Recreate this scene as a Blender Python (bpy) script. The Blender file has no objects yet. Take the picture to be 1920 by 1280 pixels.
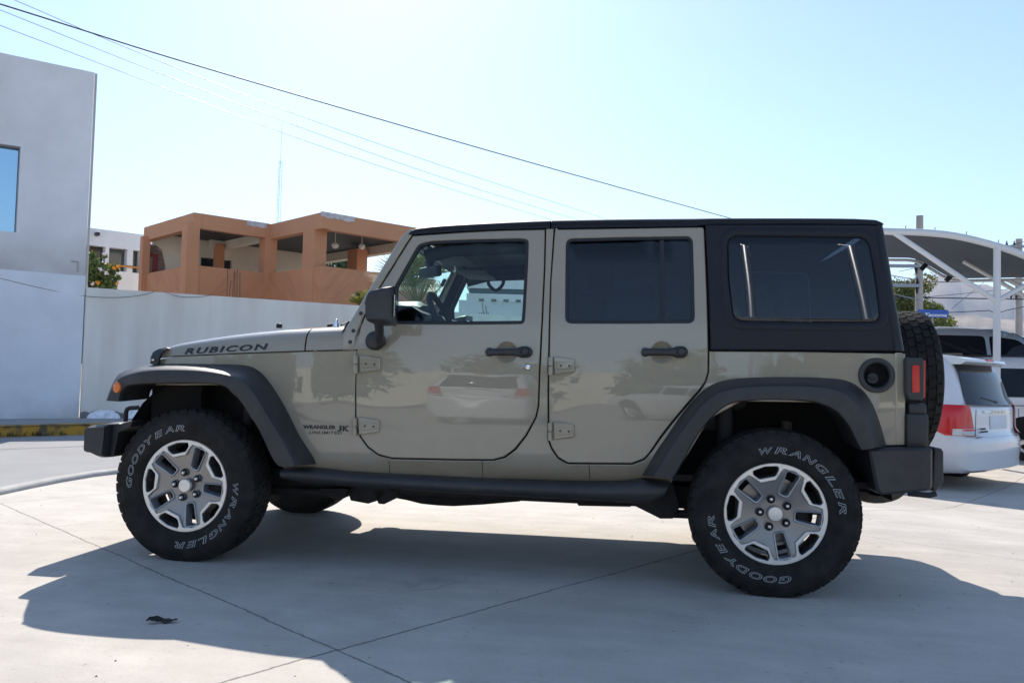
import bpy, bmesh, math, random
from math import radians, sin, cos, pi, sqrt, atan2
from mathutils import Vector, Matrix
from mathutils.geometry import delaunay_2d_cdt
import numpy as np
random.seed(7)
SC = bpy.context.scene
COL = SC.collection

# ------------------------------------------------------------------ camera
FPX, YAW, PITCH, ROLL = 1580.0, 0.13927, 0.04023, 0.02681
CAM = Vector((2.25743, -4.19316, 0.99617))
FW = Vector((-sin(YAW)*cos(PITCH), cos(YAW)*cos(PITCH), sin(PITCH)))
R0 = Vector((cos(YAW), sin(YAW), 0)); U0 = R0.cross(FW)
RT = cos(ROLL)*R0 + sin(ROLL)*U0
UP = -sin(ROLL)*R0 + cos(ROLL)*U0
cd = bpy.data.cameras.new('camera'); cam = bpy.data.objects.new('camera', cd); COL.objects.link(cam)
cd.sensor_width = 36.0; cd.lens = FPX/1920*36; cd.clip_start = 0.05; cd.clip_end = 30000
M4 = Matrix((RT, UP, -FW)).transposed().to_4x4(); M4.translation = CAM
cam.matrix_world = M4
SC.camera = cam

# ------------------------------------------------------------------ sky, sun, exposure
SUN_EL, SUN_AZ = radians(39.0), radians(108.5)      # azimuth: angle of the direction towards the sun, from +X
SD = Vector((cos(SUN_EL)*cos(SUN_AZ), cos(SUN_EL)*sin(SUN_AZ), sin(SUN_EL)))
w = bpy.data.worlds.new('World'); SC.world = w; w.use_nodes = True
nt = w.node_tree; nt.nodes.clear()
sk = nt.nodes.new('ShaderNodeTexSky'); sk.sky_type = 'NISHITA'; sk.sun_disc = False
sk.sun_elevation = SUN_EL; sk.sun_rotation = radians(90) - SUN_AZ
sk.air_density = 1.0; sk.dust_density = 0.30; sk.ozone_density = 2.5
bg = nt.nodes.new('ShaderNodeBackground'); bg.inputs[1].default_value = 0.11
wo = nt.nodes.new('ShaderNodeOutputWorld')
nt.links.new(sk.outputs[0], bg.inputs[0]); nt.links.new(bg.outputs[0], wo.inputs[0])
sl = bpy.data.lights.new('sun', 'SUN'); sl.energy = 3.6; sl.angle = radians(0.5); sl.color = (1.0, 0.93, 0.84)
so = bpy.data.objects.new('sun', sl); COL.objects.link(so)
so.rotation_euler = SD.to_track_quat('Z', 'Y').to_euler(); so.location = (0, 0, 30)
SC.view_settings.view_transform = 'Standard'; SC.view_settings.look = 'None'
SC.view_settings.exposure = 1.0; SC.view_settings.gamma = 1.0
SC.cycles.max_bounces = 10; SC.cycles.transparent_max_bounces = 16; SC.cycles.caustics_reflective = False
SC.cycles.volume_bounces = 0

# ------------------------------------------------------------------ pixel rays (photo is 1920 x 1280) to points on real planes
def ray(px, py): return FW + RT*((px-960)/FPX) + UP*((640-py)/FPX)
def ground(px, py, z=0.0):
    d = ray(px, py); return CAM + d*((z-CAM.z)/d.z)
def onY(px, py, Y):
    d = ray(px, py); return CAM + d*((Y-CAM.y)/d.y)
def atdist(px, py, depth):
    return CAM + ray(px, py)*depth
def onwall(px, py, P, d):
    """point where the pixel ray meets the vertical plane through P along 2D direction d"""
    n = Vector((-d[1], d[0], 0)); r = ray(px, py)
    return CAM + r*((Vector(P)-CAM).dot(n)/r.dot(n))

# ------------------------------------------------------------------ object helpers
def tag(o, label=None, cat=None, group=None, kind=None):
    if label: o['label'] = label
    if cat: o['category'] = cat
    if group: o['group'] = group
    if kind: o['kind'] = kind
    return o
def thing(name, label, cat, loc=(0, 0, 0), rz=0.0, group=None):
    o = bpy.data.objects.new(name, None); COL.objects.link(o); o.location = loc; o.rotation_euler = (0, 0, rz)
    o.empty_display_size = 0.2
    return tag(o, label, cat, group)
class MB:
    """collects shapes; build() links them as one mesh object"""
    def __init__(s): s.v = []; s.f = []; s.m = []
    def add(s, vs, fs, mi=0):
        n = len(s.v); s.v += [tuple(p) for p in vs]; s.f += [tuple(i+n for i in f) for f in fs]; s.m += [mi]*len(fs); return s
    def bm(s, b, mi=0, M=None):
        b.verts.ensure_lookup_table()
        vs = [(M @ v.co) if M else v.co for v in b.verts]
        s.add([tuple(p) for p in vs], [[v.index for v in f.verts] for f in b.faces], mi); b.free(); return s
    def box(s, a, b, bev=0.0, M=None, mi=0, seg=2):
        bm = bmesh.new(); bmesh.ops.create_cube(bm, size=1.0)
        for v in bm.verts:
            v.co = Vector([(a[i]+b[i])/2 + v.co[i]*abs(b[i]-a[i]) for i in range(3)])
        if bev > 0: bmesh.ops.bevel(bm, geom=bm.edges[:], offset=bev, segments=seg, affect='EDGES', profile=0.5)
        bm.verts.index_update(); return s.bm(bm, mi, M)
    def tube(s, pts, r, n=10, mi=0, cap=True):
        pts = [Vector(p) for p in pts]; k = len(pts)
        rs = r if isinstance(r, (list, tuple)) else [r]*k
        vs = []; up = None
        for i, p in enumerate(pts):
            t = (pts[min(i+1, k-1)] - pts[max(i-1, 0)]).normalized()
            if up is None:
                up = Vector((0, 0, 1)) if abs(t.z) < .9 else Vector((1, 0, 0))
            a = (up - t*up.dot(t)).normalized(); b = t.cross(a); up = a
            for j in range(n):
                q = 2*pi*j/n; vs.append(p + (a*cos(q)+b*sin(q))*rs[i])
        fs = [(i*n+j, i*n+(j+1) % n, (i+1)*n+(j+1) % n, (i+1)*n+j) for i in range(k-1) for j in range(n)]
        if cap: fs += [tuple(reversed(range(n))), tuple(range((k-1)*n, k*n))]
        return s.add(vs, fs, mi)
    def grid(s, rows, mi=0, closeu=False, closev=False):
        h, wd = len(rows), len(rows[0]); vs = [p for r in rows for p in r]; fs = []
        for i in range(h-(0 if closev else 1)):
            for j in range(wd-(0 if closeu else 1)):
                a, b = i, (i+1) % h; c, d = j, (j+1) % wd
                fs.append((a*wd+c, a*wd+d, b*wd+d, b*wd+c))
        return s.add(vs, fs, mi)
    def lathe(s, prof, n=48, M=None, mi=0, closed=False):
        """prof = (radius, y); axis Y"""
        rows = [[(r*cos(2*pi*j/n), y, r*sin(2*pi*j/n)) for j in range(n)] for r, y in prof]
        if M: rows = [[tuple(M @ Vector(p)) for p in r] for r in rows]
        return s.grid(rows, mi, closeu=True, closev=closed)
    def prism(s, pts, off, mi=0):
        """closed polygon of 3D points swept by off"""
        n = len(pts); off = Vector(off); P = [Vector(p) for p in pts]
        return s.add(P+[p+off for p in P], [tuple(range(n)), tuple(range(2*n-1, n-1, -1))]+[(i, (i+1) % n, n+(i+1) % n, n+i) for i in range(n)], mi)
    def build(s, name, mats, parent=None, smooth=None, bev=0.0, seg=2, normals=True):
        me = bpy.data.meshes.new(name); me.from_pydata(s.v, [], s.f)
        for m in (mats if isinstance(mats, (list, tuple)) else [mats]): me.materials.append(m)
        if len(me.materials) > 1: me.polygons.foreach_set('material_index', s.m)
        if normals or bev:
            b = bmesh.new(); b.from_mesh(me)
            if normals: bmesh.ops.recalc_face_normals(b, faces=b.faces[:])
            b.to_mesh(me); b.free()
        if smooth is not None:
            me.shade_smooth(); me.set_sharp_from_angle(angle=radians(smooth))
        me.update()
        o = bpy.data.objects.new(name, me); COL.objects.link(o)
        if parent: o.parent = parent
        if bev:
            md = o.modifiers.new('bevel', 'BEVEL'); md.width = bev; md.segments = seg; md.limit_method = 'ANGLE'; md.angle_limit = radians(35)
        return o
def inpoly(x, y, P):
    c = False; n = len(P); j = n-1
    for i in range(n):
        xi, yi = P[i][0], P[i][1]; xj, yj = P[j][0], P[j][1]
        if (yi > y) != (yj > y) and x < (xj-xi)*(y-yi)/(yj-yi)+xi: c = not c
        j = i
    return c
def area(P): return sum(P[i][0]*P[(i+1) % len(P)][1]-P[(i+1) % len(P)][0]*P[i][1] for i in range(len(P)))/2
def offset(P, d):
    """inward offset of polygon by d (outward if negative)"""
    sg = 1 if area(P) > 0 else -1; n = len(P); out = []
    for i in range(n):
        a, b, c = Vector(P[i-1]), Vector(P[i]), Vector(P[(i+1) % n])
        e1 = (b-a).normalized(); e2 = (c-b).normalized()
        n1 = Vector((-e1.y, e1.x))*sg; n2 = Vector((-e2.y, e2.x))*sg
        m = n1+n2; m = m/max(0.35, m.dot(m)/2) if m.length > 1e-6 else n1
        out.append((b.x+m.x*d, b.y+m.y*d))
    return out
def dens(P, h, closed=True):
    out = []; n = len(P)
    for i in range(n if closed else n-1):
        a, b = Vector(P[i]), Vector(P[(i+1) % n]); k = max(1, int((b-a).length/h))
        out += [tuple(a.lerp(b, j/k)) for j in range(k)]
    if not closed: out.append(tuple(P[-1]))
    return out
def spline(P, k=4, closed=False):
    """Catmull-Rom through P"""
    P = [Vector(p) for p in P]; n = len(P); out = []
    for i in range(n if closed else n-1):
        if closed: a, b, c, d = P[i-1], P[i], P[(i+1) % n], P[(i+2) % n]
        else: a, b, c, d = P[max(i-1, 0)], P[i], P[i+1], P[min(i+2, n-1)]
        for j in range(k):
            t = j/k; out.append(tuple(0.5*((2*b)+(c-a)*t+(2*a-5*b+4*c-d)*t*t+(3*b-a-3*c+d)*t**3)))
    if not closed: out.append(tuple(P[-1]))
    return out
def rpoly(P, r, k=5):
    """round the corners of polygon P with radius about r"""
    out = []; n = len(P)
    for i in range(n):
        a, b, c = Vector(P[i-1]), Vector(P[i]), Vector(P[(i+1) % n])
        rr = min(r, (a-b).length*.45, (c-b).length*.45)
        p0 = b+(a-b).normalized()*rr; p1 = b+(c-b).normalized()*rr
        for j in range(k+1):
            t = j/k; out.append(tuple(p0*(1-t)**2+b*2*t*(1-t)+p1*t*t))
    return out
def panel(mb, outline, holes, fmap, thick=0.02, step=0.06, bev=0.003, mi=0, back=True):
    """sheet with holes; fmap(x, z, d) -> 3D where d is depth behind the front face. Edges are eased by bev."""
    loops = [dens(outline, step)]+[dens(h, step) for h in holes]
    P = []; E = []; info = []; rings = []
    for li, L in enumerate(loops):
        I = offset(L, bev) if li == 0 else offset(L, -bev)
        for ring, dd in ((L, bev), (I, 0.0)):
            s0 = len(P); n = len(ring)
            P += [Vector(p) for p in ring]; info += [dd]*n
            E += [(s0+i, s0+(i+1) % n) for i in range(n)]
        rings.append((len(P)-2*n, n))
    xs = [p[0] for p in loops[0]]; zs = [p[1] for p in loops[0]]
    cell = {}
    for p in P: cell.setdefault((int(p.x/step), int(p.y/step)), []).append(p)
    x = min(xs)+step/2
    while x < max(xs):
        z = min(zs)+step/2
        while z < max(zs):
            if inpoly(x, z, loops[0]) and not any(inpoly(x, z, h) for h in loops[1:]):
                c = (int(x/step), int(z/step)); q = Vector((x, z)); ok = True
                for i in (-1, 0, 1):
                    for j in (-1, 0, 1):
                        for p in cell.get((c[0]+i, c[1]+j), ()):
                            if (p-q).length < step*.35: ok = False
                if ok: P.append(q); info.append(0.0)
            z += step
        x += step
    vo, eo, fo, ov, oe, of = delaunay_2d_cdt(P, E, [], 0, 1e-7)
    d = [0.0]*len(vo)
    for i, src in enumerate(ov):
        if src: d[i] = max(info[s] for s in src)
    keep = []
    for f in fo:
        cx = sum(vo[i].x for i in f)/3; cy = sum(vo[i].y for i in f)/3
        if inpoly(cx, cy, loops[0]) and not any(inpoly(cx, cy, h) for h in loops[1:]): keep.append(tuple(f))
    mb.add([fmap(v.x, v.y, d[i]) for i, v in enumerate(vo)], keep, mi)
    for (s0, n), L in zip(rings, loops):
        rows = [[fmap(p[0], p[1], bev) for p in L], [fmap(p[0], p[1], thick) for p in L]]
        mb.grid(rows, mi, closeu=True)
    if back: mb.add([fmap(v.x, v.y, thick) for v in vo], [tuple(reversed(f)) for f in keep], mi)
    return mb
def explode(o, tol=.003):
    """separate pieces of one mesh become parts of their own (pieces closer than tol stay together)"""
    me = o.data; par = list(range(len(me.vertices)))
    def find(a):
        while par[a] != a: par[a] = par[par[a]]; a = par[a]
        return a
    for e in me.edges: par[find(e.vertices[0])] = find(e.vertices[1])
    isl = {}
    for v_ in me.vertices: isl.setdefault(find(v_.index), []).append(v_.index)
    K = list(isl); B = []
    for k in K:
        c = [me.vertices[i].co for i in isl[k]]; B.append([min(p[a] for p in c)-tol for a in range(3)]+[max(p[a] for p in c)+tol for a in range(3)])
    g = list(range(len(K)))
    def fg(a):
        while g[a] != a: a = g[a]
        return a
    for i in range(len(K)):
        for j in range(i+1, len(K)):
            if all(B[i][a] <= B[j][a+3] and B[j][a] <= B[i][a+3] for a in range(3)): g[fg(i)] = fg(j)
    cl = {}
    for i in range(len(K)): cl.setdefault(fg(i), set()).update(isl[K[i]])
    if len(cl) < 2: return [o]
    out = []
    for S_ in cl.values():
        idx = sorted(S_); mp = {a: b for b, a in enumerate(idx)}; m2 = bpy.data.meshes.new(o.name)
        m2.from_pydata([me.vertices[i].co[:] for i in idx], [], [tuple(mp[i] for i in p.vertices) for p in me.polygons if p.vertices[0] in S_])
        for m in me.materials: m2.materials.append(m)
        m2.shade_smooth(); m2.set_sharp_from_angle(angle=radians(40)); n = bpy.data.objects.new(o.name.split('.')[0], m2); COL.objects.link(n); n.parent = o.parent; n.matrix_basis = o.matrix_basis.copy(); out.append(n)
        for md in o.modifiers:
            if md.type == 'BEVEL': q = n.modifiers.new('bevel', 'BEVEL'); q.width = md.width; q.segments = md.segments; q.limit_method = 'ANGLE'; q.angle_limit = md.angle_limit
    bpy.data.objects.remove(o); return out
def disc(cx, cz, r, n=32): return [(cx+r*cos(2*pi*i/n), cz+r*sin(2*pi*i/n)) for i in range(n)]

# ------------------------------------------------------------------ materials
def mat(name, col, rough=0.5, metal=0.0, coat=0.0, spec=0.5, noise=0.0, nscale=8.0, bump=0.0, bscale=60.0, rvar=0.0, coatr=0.03, emit=None):
    m = bpy.data.materials.new(name); m.use_nodes = True; nt = m.node_tree; N = nt.nodes; L = nt.links
    b = N['Principled BSDF']; b.inputs['Base Color'].default_value = (*col, 1); b.inputs['Roughness'].default_value = rough
    b.inputs['Metallic'].default_value = metal; b.inputs['Coat Weight'].default_value = coat; b.inputs['Coat Roughness'].default_value = coatr
    b.inputs['Specular IOR Level'].default_value = spec
    tc = N.new("ShaderNodeTexCoord")
    if noise or rvar:
        t = N.new('ShaderNodeTexNoise'); t.inputs['Scale'].default_value = nscale; t.inputs['Detail'].default_value = 8; t.inputs['Roughness'].default_value = .6
        L.new(tc.outputs['Object'], t.inputs['Vector'])
        if noise:
            mr = N.new('ShaderNodeMapRange'); mr.inputs[1].default_value = .3; mr.inputs[2].default_value = .7
            mr.inputs[3].default_value = 1-noise; mr.inputs[4].default_value = 1+noise
            L.new(t.outputs[0], mr.inputs[0])
            mx = N.new('ShaderNodeVectorMath'); mx.operation = 'SCALE'; mx.inputs[0].default_value = col
            L.new(mr.outputs[0], mx.inputs['Scale']); L.new(mx.outputs[0], b.inputs['Base Color'])
        if rvar:
            mr = N.new('ShaderNodeMapRange'); mr.inputs[1].default_value = .3; mr.inputs[2].default_value = .7
            mr.inputs[3].default_value = max(0, rough-rvar); mr.inputs[4].default_value = rough+rvar
            L.new(t.outputs[0], mr.inputs[0]); L.new(mr.outputs[0], b.inputs['Roughness'])
    if bump:
        t = N.new('ShaderNodeTexNoise'); t.inputs['Scale'].default_value = bscale; t.inputs['Detail'].default_value = 5
        L.new(tc.outputs['Object'], t.inputs['Vector'])
        bp = N.new('ShaderNodeBump'); bp.inputs['Strength'].default_value = bump; bp.inputs['Distance'].default_value = .01
        L.new(t.outputs[0], bp.inputs['Height']); L.new(bp.outputs[0], b.inputs['Normal'])
    if emit: b.inputs['Emission Color'].default_value = (*emit, 1); b.inputs['Emission Strength'].default_value = 1
    return m
def glass(name, tint, refl=1.0, wave=0.0):
    m = bpy.data.materials.new(name); m.use_nodes = True; nt = m.node_tree; N = nt.nodes; L = nt.links; N.clear()
    o = N.new('ShaderNodeOutputMaterial'); mx = N.new('ShaderNodeMixShader'); t = N.new('ShaderNodeBsdfTransparent'); g = N.new('ShaderNodeBsdfGlossy')
    t.inputs[0].default_value = (*tint, 1); g.inputs['Roughness'].default_value = .01
    fr = N.new('ShaderNodeLayerWeight'); fr.inputs[0].default_value = .12
    mr = N.new('ShaderNodeMapRange'); mr.inputs[3].default_value = .045*refl; mr.inputs[4].default_value = .9
    L.new(fr.outputs['Fresnel'], mr.inputs[0]); mr.inputs[1].default_value = 0.0; mr.inputs[2].default_value = 1.0
    L.new(mr.outputs[0], mx.inputs[0]); L.new(t.outputs[0], mx.inputs[1]); L.new(g.outputs[0], mx.inputs[2]); L.new(mx.outputs[0], o.inputs[0])
    if wave:
        tc = N.new('ShaderNodeTexCoord'); n = N.new('ShaderNodeTexNoise'); n.inputs['Scale'].default_value = 3.0; n.inputs['Detail'].default_value = 0
        L.new(tc.outputs['Object'], n.inputs[0]); bp = N.new('ShaderNodeBump'); bp.inputs['Strength'].default_value = 1; bp.inputs['Distance'].default_value = wave
        L.new(n.outputs[0], bp.inputs['Height']); L.new(bp.outputs[0], g.inputs['Normal'])
    return m

# ================================================================== materials of the vehicle
paint = mat('sand_paint', (.305, .262, .186), rough=.42, coat=1.0, coatr=.012, noise=.02, nscale=3)
def wavy(m, dist, scale):
    nt = m.node_tree; N = nt.nodes; L = nt.links; b = N['Principled BSDF']
    tc = N.new('ShaderNodeTexCoord'); n = N.new('ShaderNodeTexNoise'); n.inputs['Scale'].default_value = scale; n.inputs['Detail'].default_value = 1
    mp = N.new('ShaderNodeMapping'); mp.inputs['Scale'].default_value = (.6, 1, 1.6)
    L.new(tc.outputs['Object'], mp.inputs[0]); L.new(mp.outputs[0], n.inputs[0])
    bp = N.new('ShaderNodeBump'); bp.inputs['Strength'].default_value = 1; bp.inputs['Distance'].default_value = dist
    L.new(n.outputs[0], bp.inputs['Height']); L.new(bp.outputs[0], b.inputs['Coat Normal'])
wavy(paint, .0032, 2.4)
def dusty(m, colr, scale, lo, hi, amt, zmax=None, chan='Base Color'):
    """patchy film of dust over a material"""
    nt = m.node_tree; N = nt.nodes; L = nt.links; b = N['Principled BSDF']; src = b.inputs['Base Color'].links[0].from_socket
    g = N.new('ShaderNodeNewGeometry'); n = N.new('ShaderNodeTexNoise'); n.inputs['Scale'].default_value = scale; n.inputs['Detail'].default_value = 9; n.inputs['Roughness'].default_value = .7
    L.new(g.outputs['Position'], n.inputs[0]); r = N.new('ShaderNodeMapRange'); r.inputs[1].default_value = lo; r.inputs[2].default_value = hi; r.inputs[3].default_value = 0; r.inputs[4].default_value = amt
    L.new(n.outputs[0], r.inputs[0]); f = r.outputs[0]
    if zmax:
        sx = N.new('ShaderNodeSeparateXYZ'); L.new(g.outputs['Position'], sx.inputs[0]); z = N.new('ShaderNodeMapRange'); z.inputs[1].default_value = zmax; z.inputs[2].default_value = zmax-.35; z.inputs[3].default_value = .12; z.inputs[4].default_value = 1
        L.new(sx.outputs[2], z.inputs[0]); q = N.new('ShaderNodeMath'); q.operation = 'MULTIPLY'; L.new(f, q.inputs[0]); L.new(z.outputs[0], q.inputs[1]); f = q.outputs[0]
    mx = N.new('ShaderNodeMix'); mx.data_type = 'RGBA'; L.new(f, mx.inputs[0]); L.new(src, mx.inputs[6]); mx.inputs[7].default_value = (*colr, 1); L.new(mx.outputs[2], b.inputs['Base Color'])
    return f
f_ = dusty(paint, (.40, .36, .29), 5.0, .35, .75, .55, .85)
cr_ = paint.node_tree.nodes.new('ShaderNodeMapRange'); cr_.inputs[3].default_value = .012; cr_.inputs[4].default_value = .35; paint.node_tree.links.new(f_, cr_.inputs[0]); paint.node_tree.links.new(cr_.outputs[0], paint.node_tree.nodes['Principled BSDF'].inputs['Coat Roughness'])
paint.node_tree.nodes['Principled BSDF'].inputs['Coat IOR'].default_value = 1.62
blackp = mat('textured_black_plastic', (.022, .0225, .025), rough=.44, spec=.5, noise=.16, nscale=5, bump=.10, bscale=300, rvar=.06)
topmat = mat('hardtop_black', (.014, .016, .022), rough=.55, spec=.3, noise=.08, nscale=3, bump=.1, bscale=500)
seal = mat('rubber_seal', (.010, .012, .015), rough=.5)
rubber = mat('tyre_rubber', (.020, .019, .018), rough=.8, spec=.2, noise=.45, nscale=14, bump=.2, bscale=120)
dusty(rubber, (.06, .055, .048), 9.0, .45, .8, .35); dusty(blackp, (.09, .085, .08), 3.0, .45, .8, .45)
white_ink = mat('tyre_outline_white', (.50, .51, .52), rough=.6)
machined = mat('machined_alloy', (.80, .77, .72), rough=.34, metal=.55, noise=.04, nscale=20)
greywheel = mat('grey_wheel_paint', (.27, .265, .26), rough=.36, metal=.8, coat=.2)
greyring = mat('grey_wheel_bead', (.40, .41, .43), rough=.35, metal=.6)
chrome = mat('chrome', (.75, .75, .77), rough=.08, metal=1)
darkmet = mat('dark_underbody_metal', (.022, .021, .021), rough=.7, metal=.3, noise=.4, nscale=9)
dirtymet = mat('dirty_tan_metal', (.11, .095, .08), rough=.75, metal=.2, noise=.3, nscale=12)
steel = mat('brake_steel', (.35, .33, .31), rough=.4, metal=.9)
decal = mat('decal_black', (.014, .015, .02), rough=.4)
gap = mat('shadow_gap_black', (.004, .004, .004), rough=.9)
glass_front = glass('front_glass', (.74, .90, .885))
glass_shield = glass('windshield_glass', (.80, .93, .91))
glass_dark = glass('privacy_glass', (.035, .045, .065), 1.5, .0004)
amber = mat('amber_lens', (.75, .16, .01), rough=.18, coat=1)
redlens = mat('red_lens', (.60, .008, .012), rough=.18, coat=.25, noise=.08, nscale=12)
interior = mat('interior_dark', (.028, .030, .034), rough=.8, noise=.1)
headliner = mat('headliner_grey', (.24, .25, .26), rough=.9)
dashm = mat('dashboard', (.02, .022, .025), rough=.45)
lampglass = mat('headlamp_lens', (.6, .62, .63), rough=.08, metal=.6, coat=1)

# ================================================================== body side surface
def zb(X, Z): return Z-0.022*(X-1.0)
BELT = 1.235; W = 1.56                   # near side at Y=0, far side at Y=W
def side(X, Z):
    z = zb(X, Z)
    if z < BELT: y = .009*((z-.95)/.35)**2+.024*(z-.95)
    else: y = .009*((BELT-.95)/.35)**2+.024*(BELT-.95)+(z-BELT)*.185
    if z < .555: y += (.555-z)*.55
    if X < .60: y += .125*((.60-X)/1.0)**1.15
    return y
def S3(px, py, off=0.0):
    """point of the near body side (moved outwards by off) seen at a pixel of the photograph"""
    Y = 0.0
    for _ in range(14):
        p = onY(px, py, Y); Y = side(p.x, p.z)-off
    return onY(px, py, Y)
def S(px, py, off=0.0): p = S3(px, py, off); return (p.x, p.z)
def SL(L, off=0.0): return [S(a, b, off) for a, b in L]
def near(off=0.0): return lambda x, z, d: (x, side(x, z)-off+d, z)
def far(off=0.0): return lambda x, z, d: (x, W-side(x, z)+off-d, z)

car = thing('off_road_vehicle', 'sand coloured four-door off-road vehicle with black hardtop and big tyres parked side-on in front', 'car', (1.47, W/2, 0))
def part(mb, name, m, parent=None, **k):
    """all vehicle meshes are written in world coordinates and parented with the inverse of the root's offset"""
    o = mb.build(name, m, None, **k)
    o.parent = parent or car
    p = o.parent
    T = Vector((0, 0, 0))
    while p: T += Vector(p.location); p = p.parent
    o.location = -T
    return o

# ---- door and window outlines (traced on the near side)
D1 = SL([(669.5,655),(671.5,634),(675,618),(683,597),(697,569),(711,543),(742,494),(764,458),(774.5,442.5),(874,435.6),(945,432.2),(1021,430.6),
         (1019.5,500),(1015,600),(1010,700),(1008,760),(1003,782),(985,815),(965,840),(945,855),(925,860.5),(850,860),(735,857.5),(710,851),(690,836),(676,816),(668,795),(667.5,730)])
D2 = SL([(1041,430.6),(1317,426.2),(1319.5,430),(1324.5,550),(1327,650),(1326.5,697),(1321.5,715),(1310,731),(1287,757),(1260,789),(1237,819),(1222,841),(1207,859),(1185,867.5),
         (1065,866.8),(1047,856),(1035.5,839),(1030,824),(1029.5,720),(1031,650),(1034,525)])
W1 = rpoly(SL([(737.5,607.2),(738.5,538),(758,503),(784,458),(808,452),(874,449.2),(975,447),(991,449),(990,490),(985,585),(983,606.8),(874,608)]), .022, 4)
W2 = rpoly(SL([(1059.5,606),(1060,520),(1061,447.5),(1180,444.5),(1299,443),(1301.5,525),(1303,605.5),(1180,606.3)]), .035, 5)
W3 = rpoly(SL([(1364.5,443),(1500,444.5),(1626,446),(1640,525),(1650,604),(1500,603.5),(1376,601.5),(1366,520)]), .05, 6)

def both(fn):
    fn(near, 1); fn(far, -1)
# ---- painted body side: fender panel, pillar, sill and rear quarter as one sheet each side
BODY = SL([(285,686),(289,676),(330,668),(437,663.7),(569,659),(666,657),
           (668.3,657),(665,730),(665.5,796),(674,818),(688,838.5),(709,854),(734,860.5),(850,863),(926,863.5),(947,858),(968,842.5),(988,816.5),(1006,783),(1011,760),(1013,700),(1018,600),(1022.5,500),(1024,428.5),
           (1038,428.5),(1031.5,525),(1028,650),(1026.5,720),(1027,825),(1033,841),(1045,859),(1064,870),(1186,870.8),(1209,862),(1225,843),(1240,821),(1263,791.5),(1290,759.5),(1313,733.5),(1324.5,716),(1329.5,698),(1330,658.5),
           (1500,659.5),(1697.5,663),(1697.5,740),(1697,834),(1655,835),(1640,790),(1610,765),(1560,755),(1390,752),(1330,785),(1275,875),(1258,905),
           (1060,903),(900,899),(720,893),(600,890),(534,880),(500,830),(452,752),(420,722),(290,722)])
FC = S(1643.5, 703.5)
for fm, nm in ((near, 0), (far, 1)):
    part(panel(MB(), BODY, [disc(FC[0], FC[1], .058)] if nm == 0 else [], fm(), .03, .05, .003), 'body_side', paint, smooth=32)
# dark jamb behind the door gaps
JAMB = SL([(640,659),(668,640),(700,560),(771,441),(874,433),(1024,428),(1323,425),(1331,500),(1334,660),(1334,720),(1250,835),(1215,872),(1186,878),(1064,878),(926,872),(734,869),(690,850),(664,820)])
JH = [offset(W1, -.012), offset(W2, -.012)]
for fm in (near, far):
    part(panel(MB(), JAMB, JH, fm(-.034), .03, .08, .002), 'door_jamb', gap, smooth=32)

def door(fm, D, Wn, sgn):
    hc = S(950, 660) if Wn is W1 else S(1241, 660)
    d = part(panel(MB(), offset(D, -.0008), [Wn, disc(hc[0], hc[1], .0515, 36)], fm(), .03, .04, .004), 'door', paint, smooth=32)
    return d
def glaze(fm, Wn, g, parent, ring=.016, divider=None):
    inner = offset(Wn, ring)
    wf = part(panel(MB(), offset(Wn, -.001), [inner], fm(-.004), .03, .05, .003), 'window_seal', seal, parent, smooth=32)
    mb = MB(); panel(mb, offset(Wn, ring*.5), [], fm(-.014), .004, .12, .001, back=False)
    part(mb, 'window_glass', g, parent, smooth=40)
def hinge(fm, px, py, parent, off=0.0):
    """hinge: barrel at the gap plus a tapered plate with a raised pad and two bolts"""
    P = lambda a, b: S(px+a, py+b)
    mb = MB()
    panel(mb, rpoly([P(6, -2), P(46, 3), P(46, 27), P(8, 32)], .006, 3), [], fm(.014), .016, .03, .004)
    panel(mb, rpoly([P(13, 8), P(42, 9), P(42, 21), P(13, 23)], .004, 2), [], fm(.018), .006, .03, .0015)
    for (a, b, c) in ((-2, 0, 15), (-2, 17, 33)):
        p0 = P(1, b); p1 = P(1, c)
        q = [fm(.018)(p0[0], p0[1], 0), fm(.018)(p1[0], p1[1], 0)]
        mb.tube(q, .0125 if b == 0 else .0115, 12)
    h = part(mb, 'hinge', paint, parent, smooth=35)
    mb = MB()
    for a, b in ((20, 15), (36, 16)):
        c = P(a, b); panel(mb, disc(c[0], c[1], .0055, 10), [disc(c[0], c[1], .0025, 8)], fm(.0205), .003, .02, .0006)
    explode(part(mb, 'hinge_bolt', seal, h))
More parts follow.
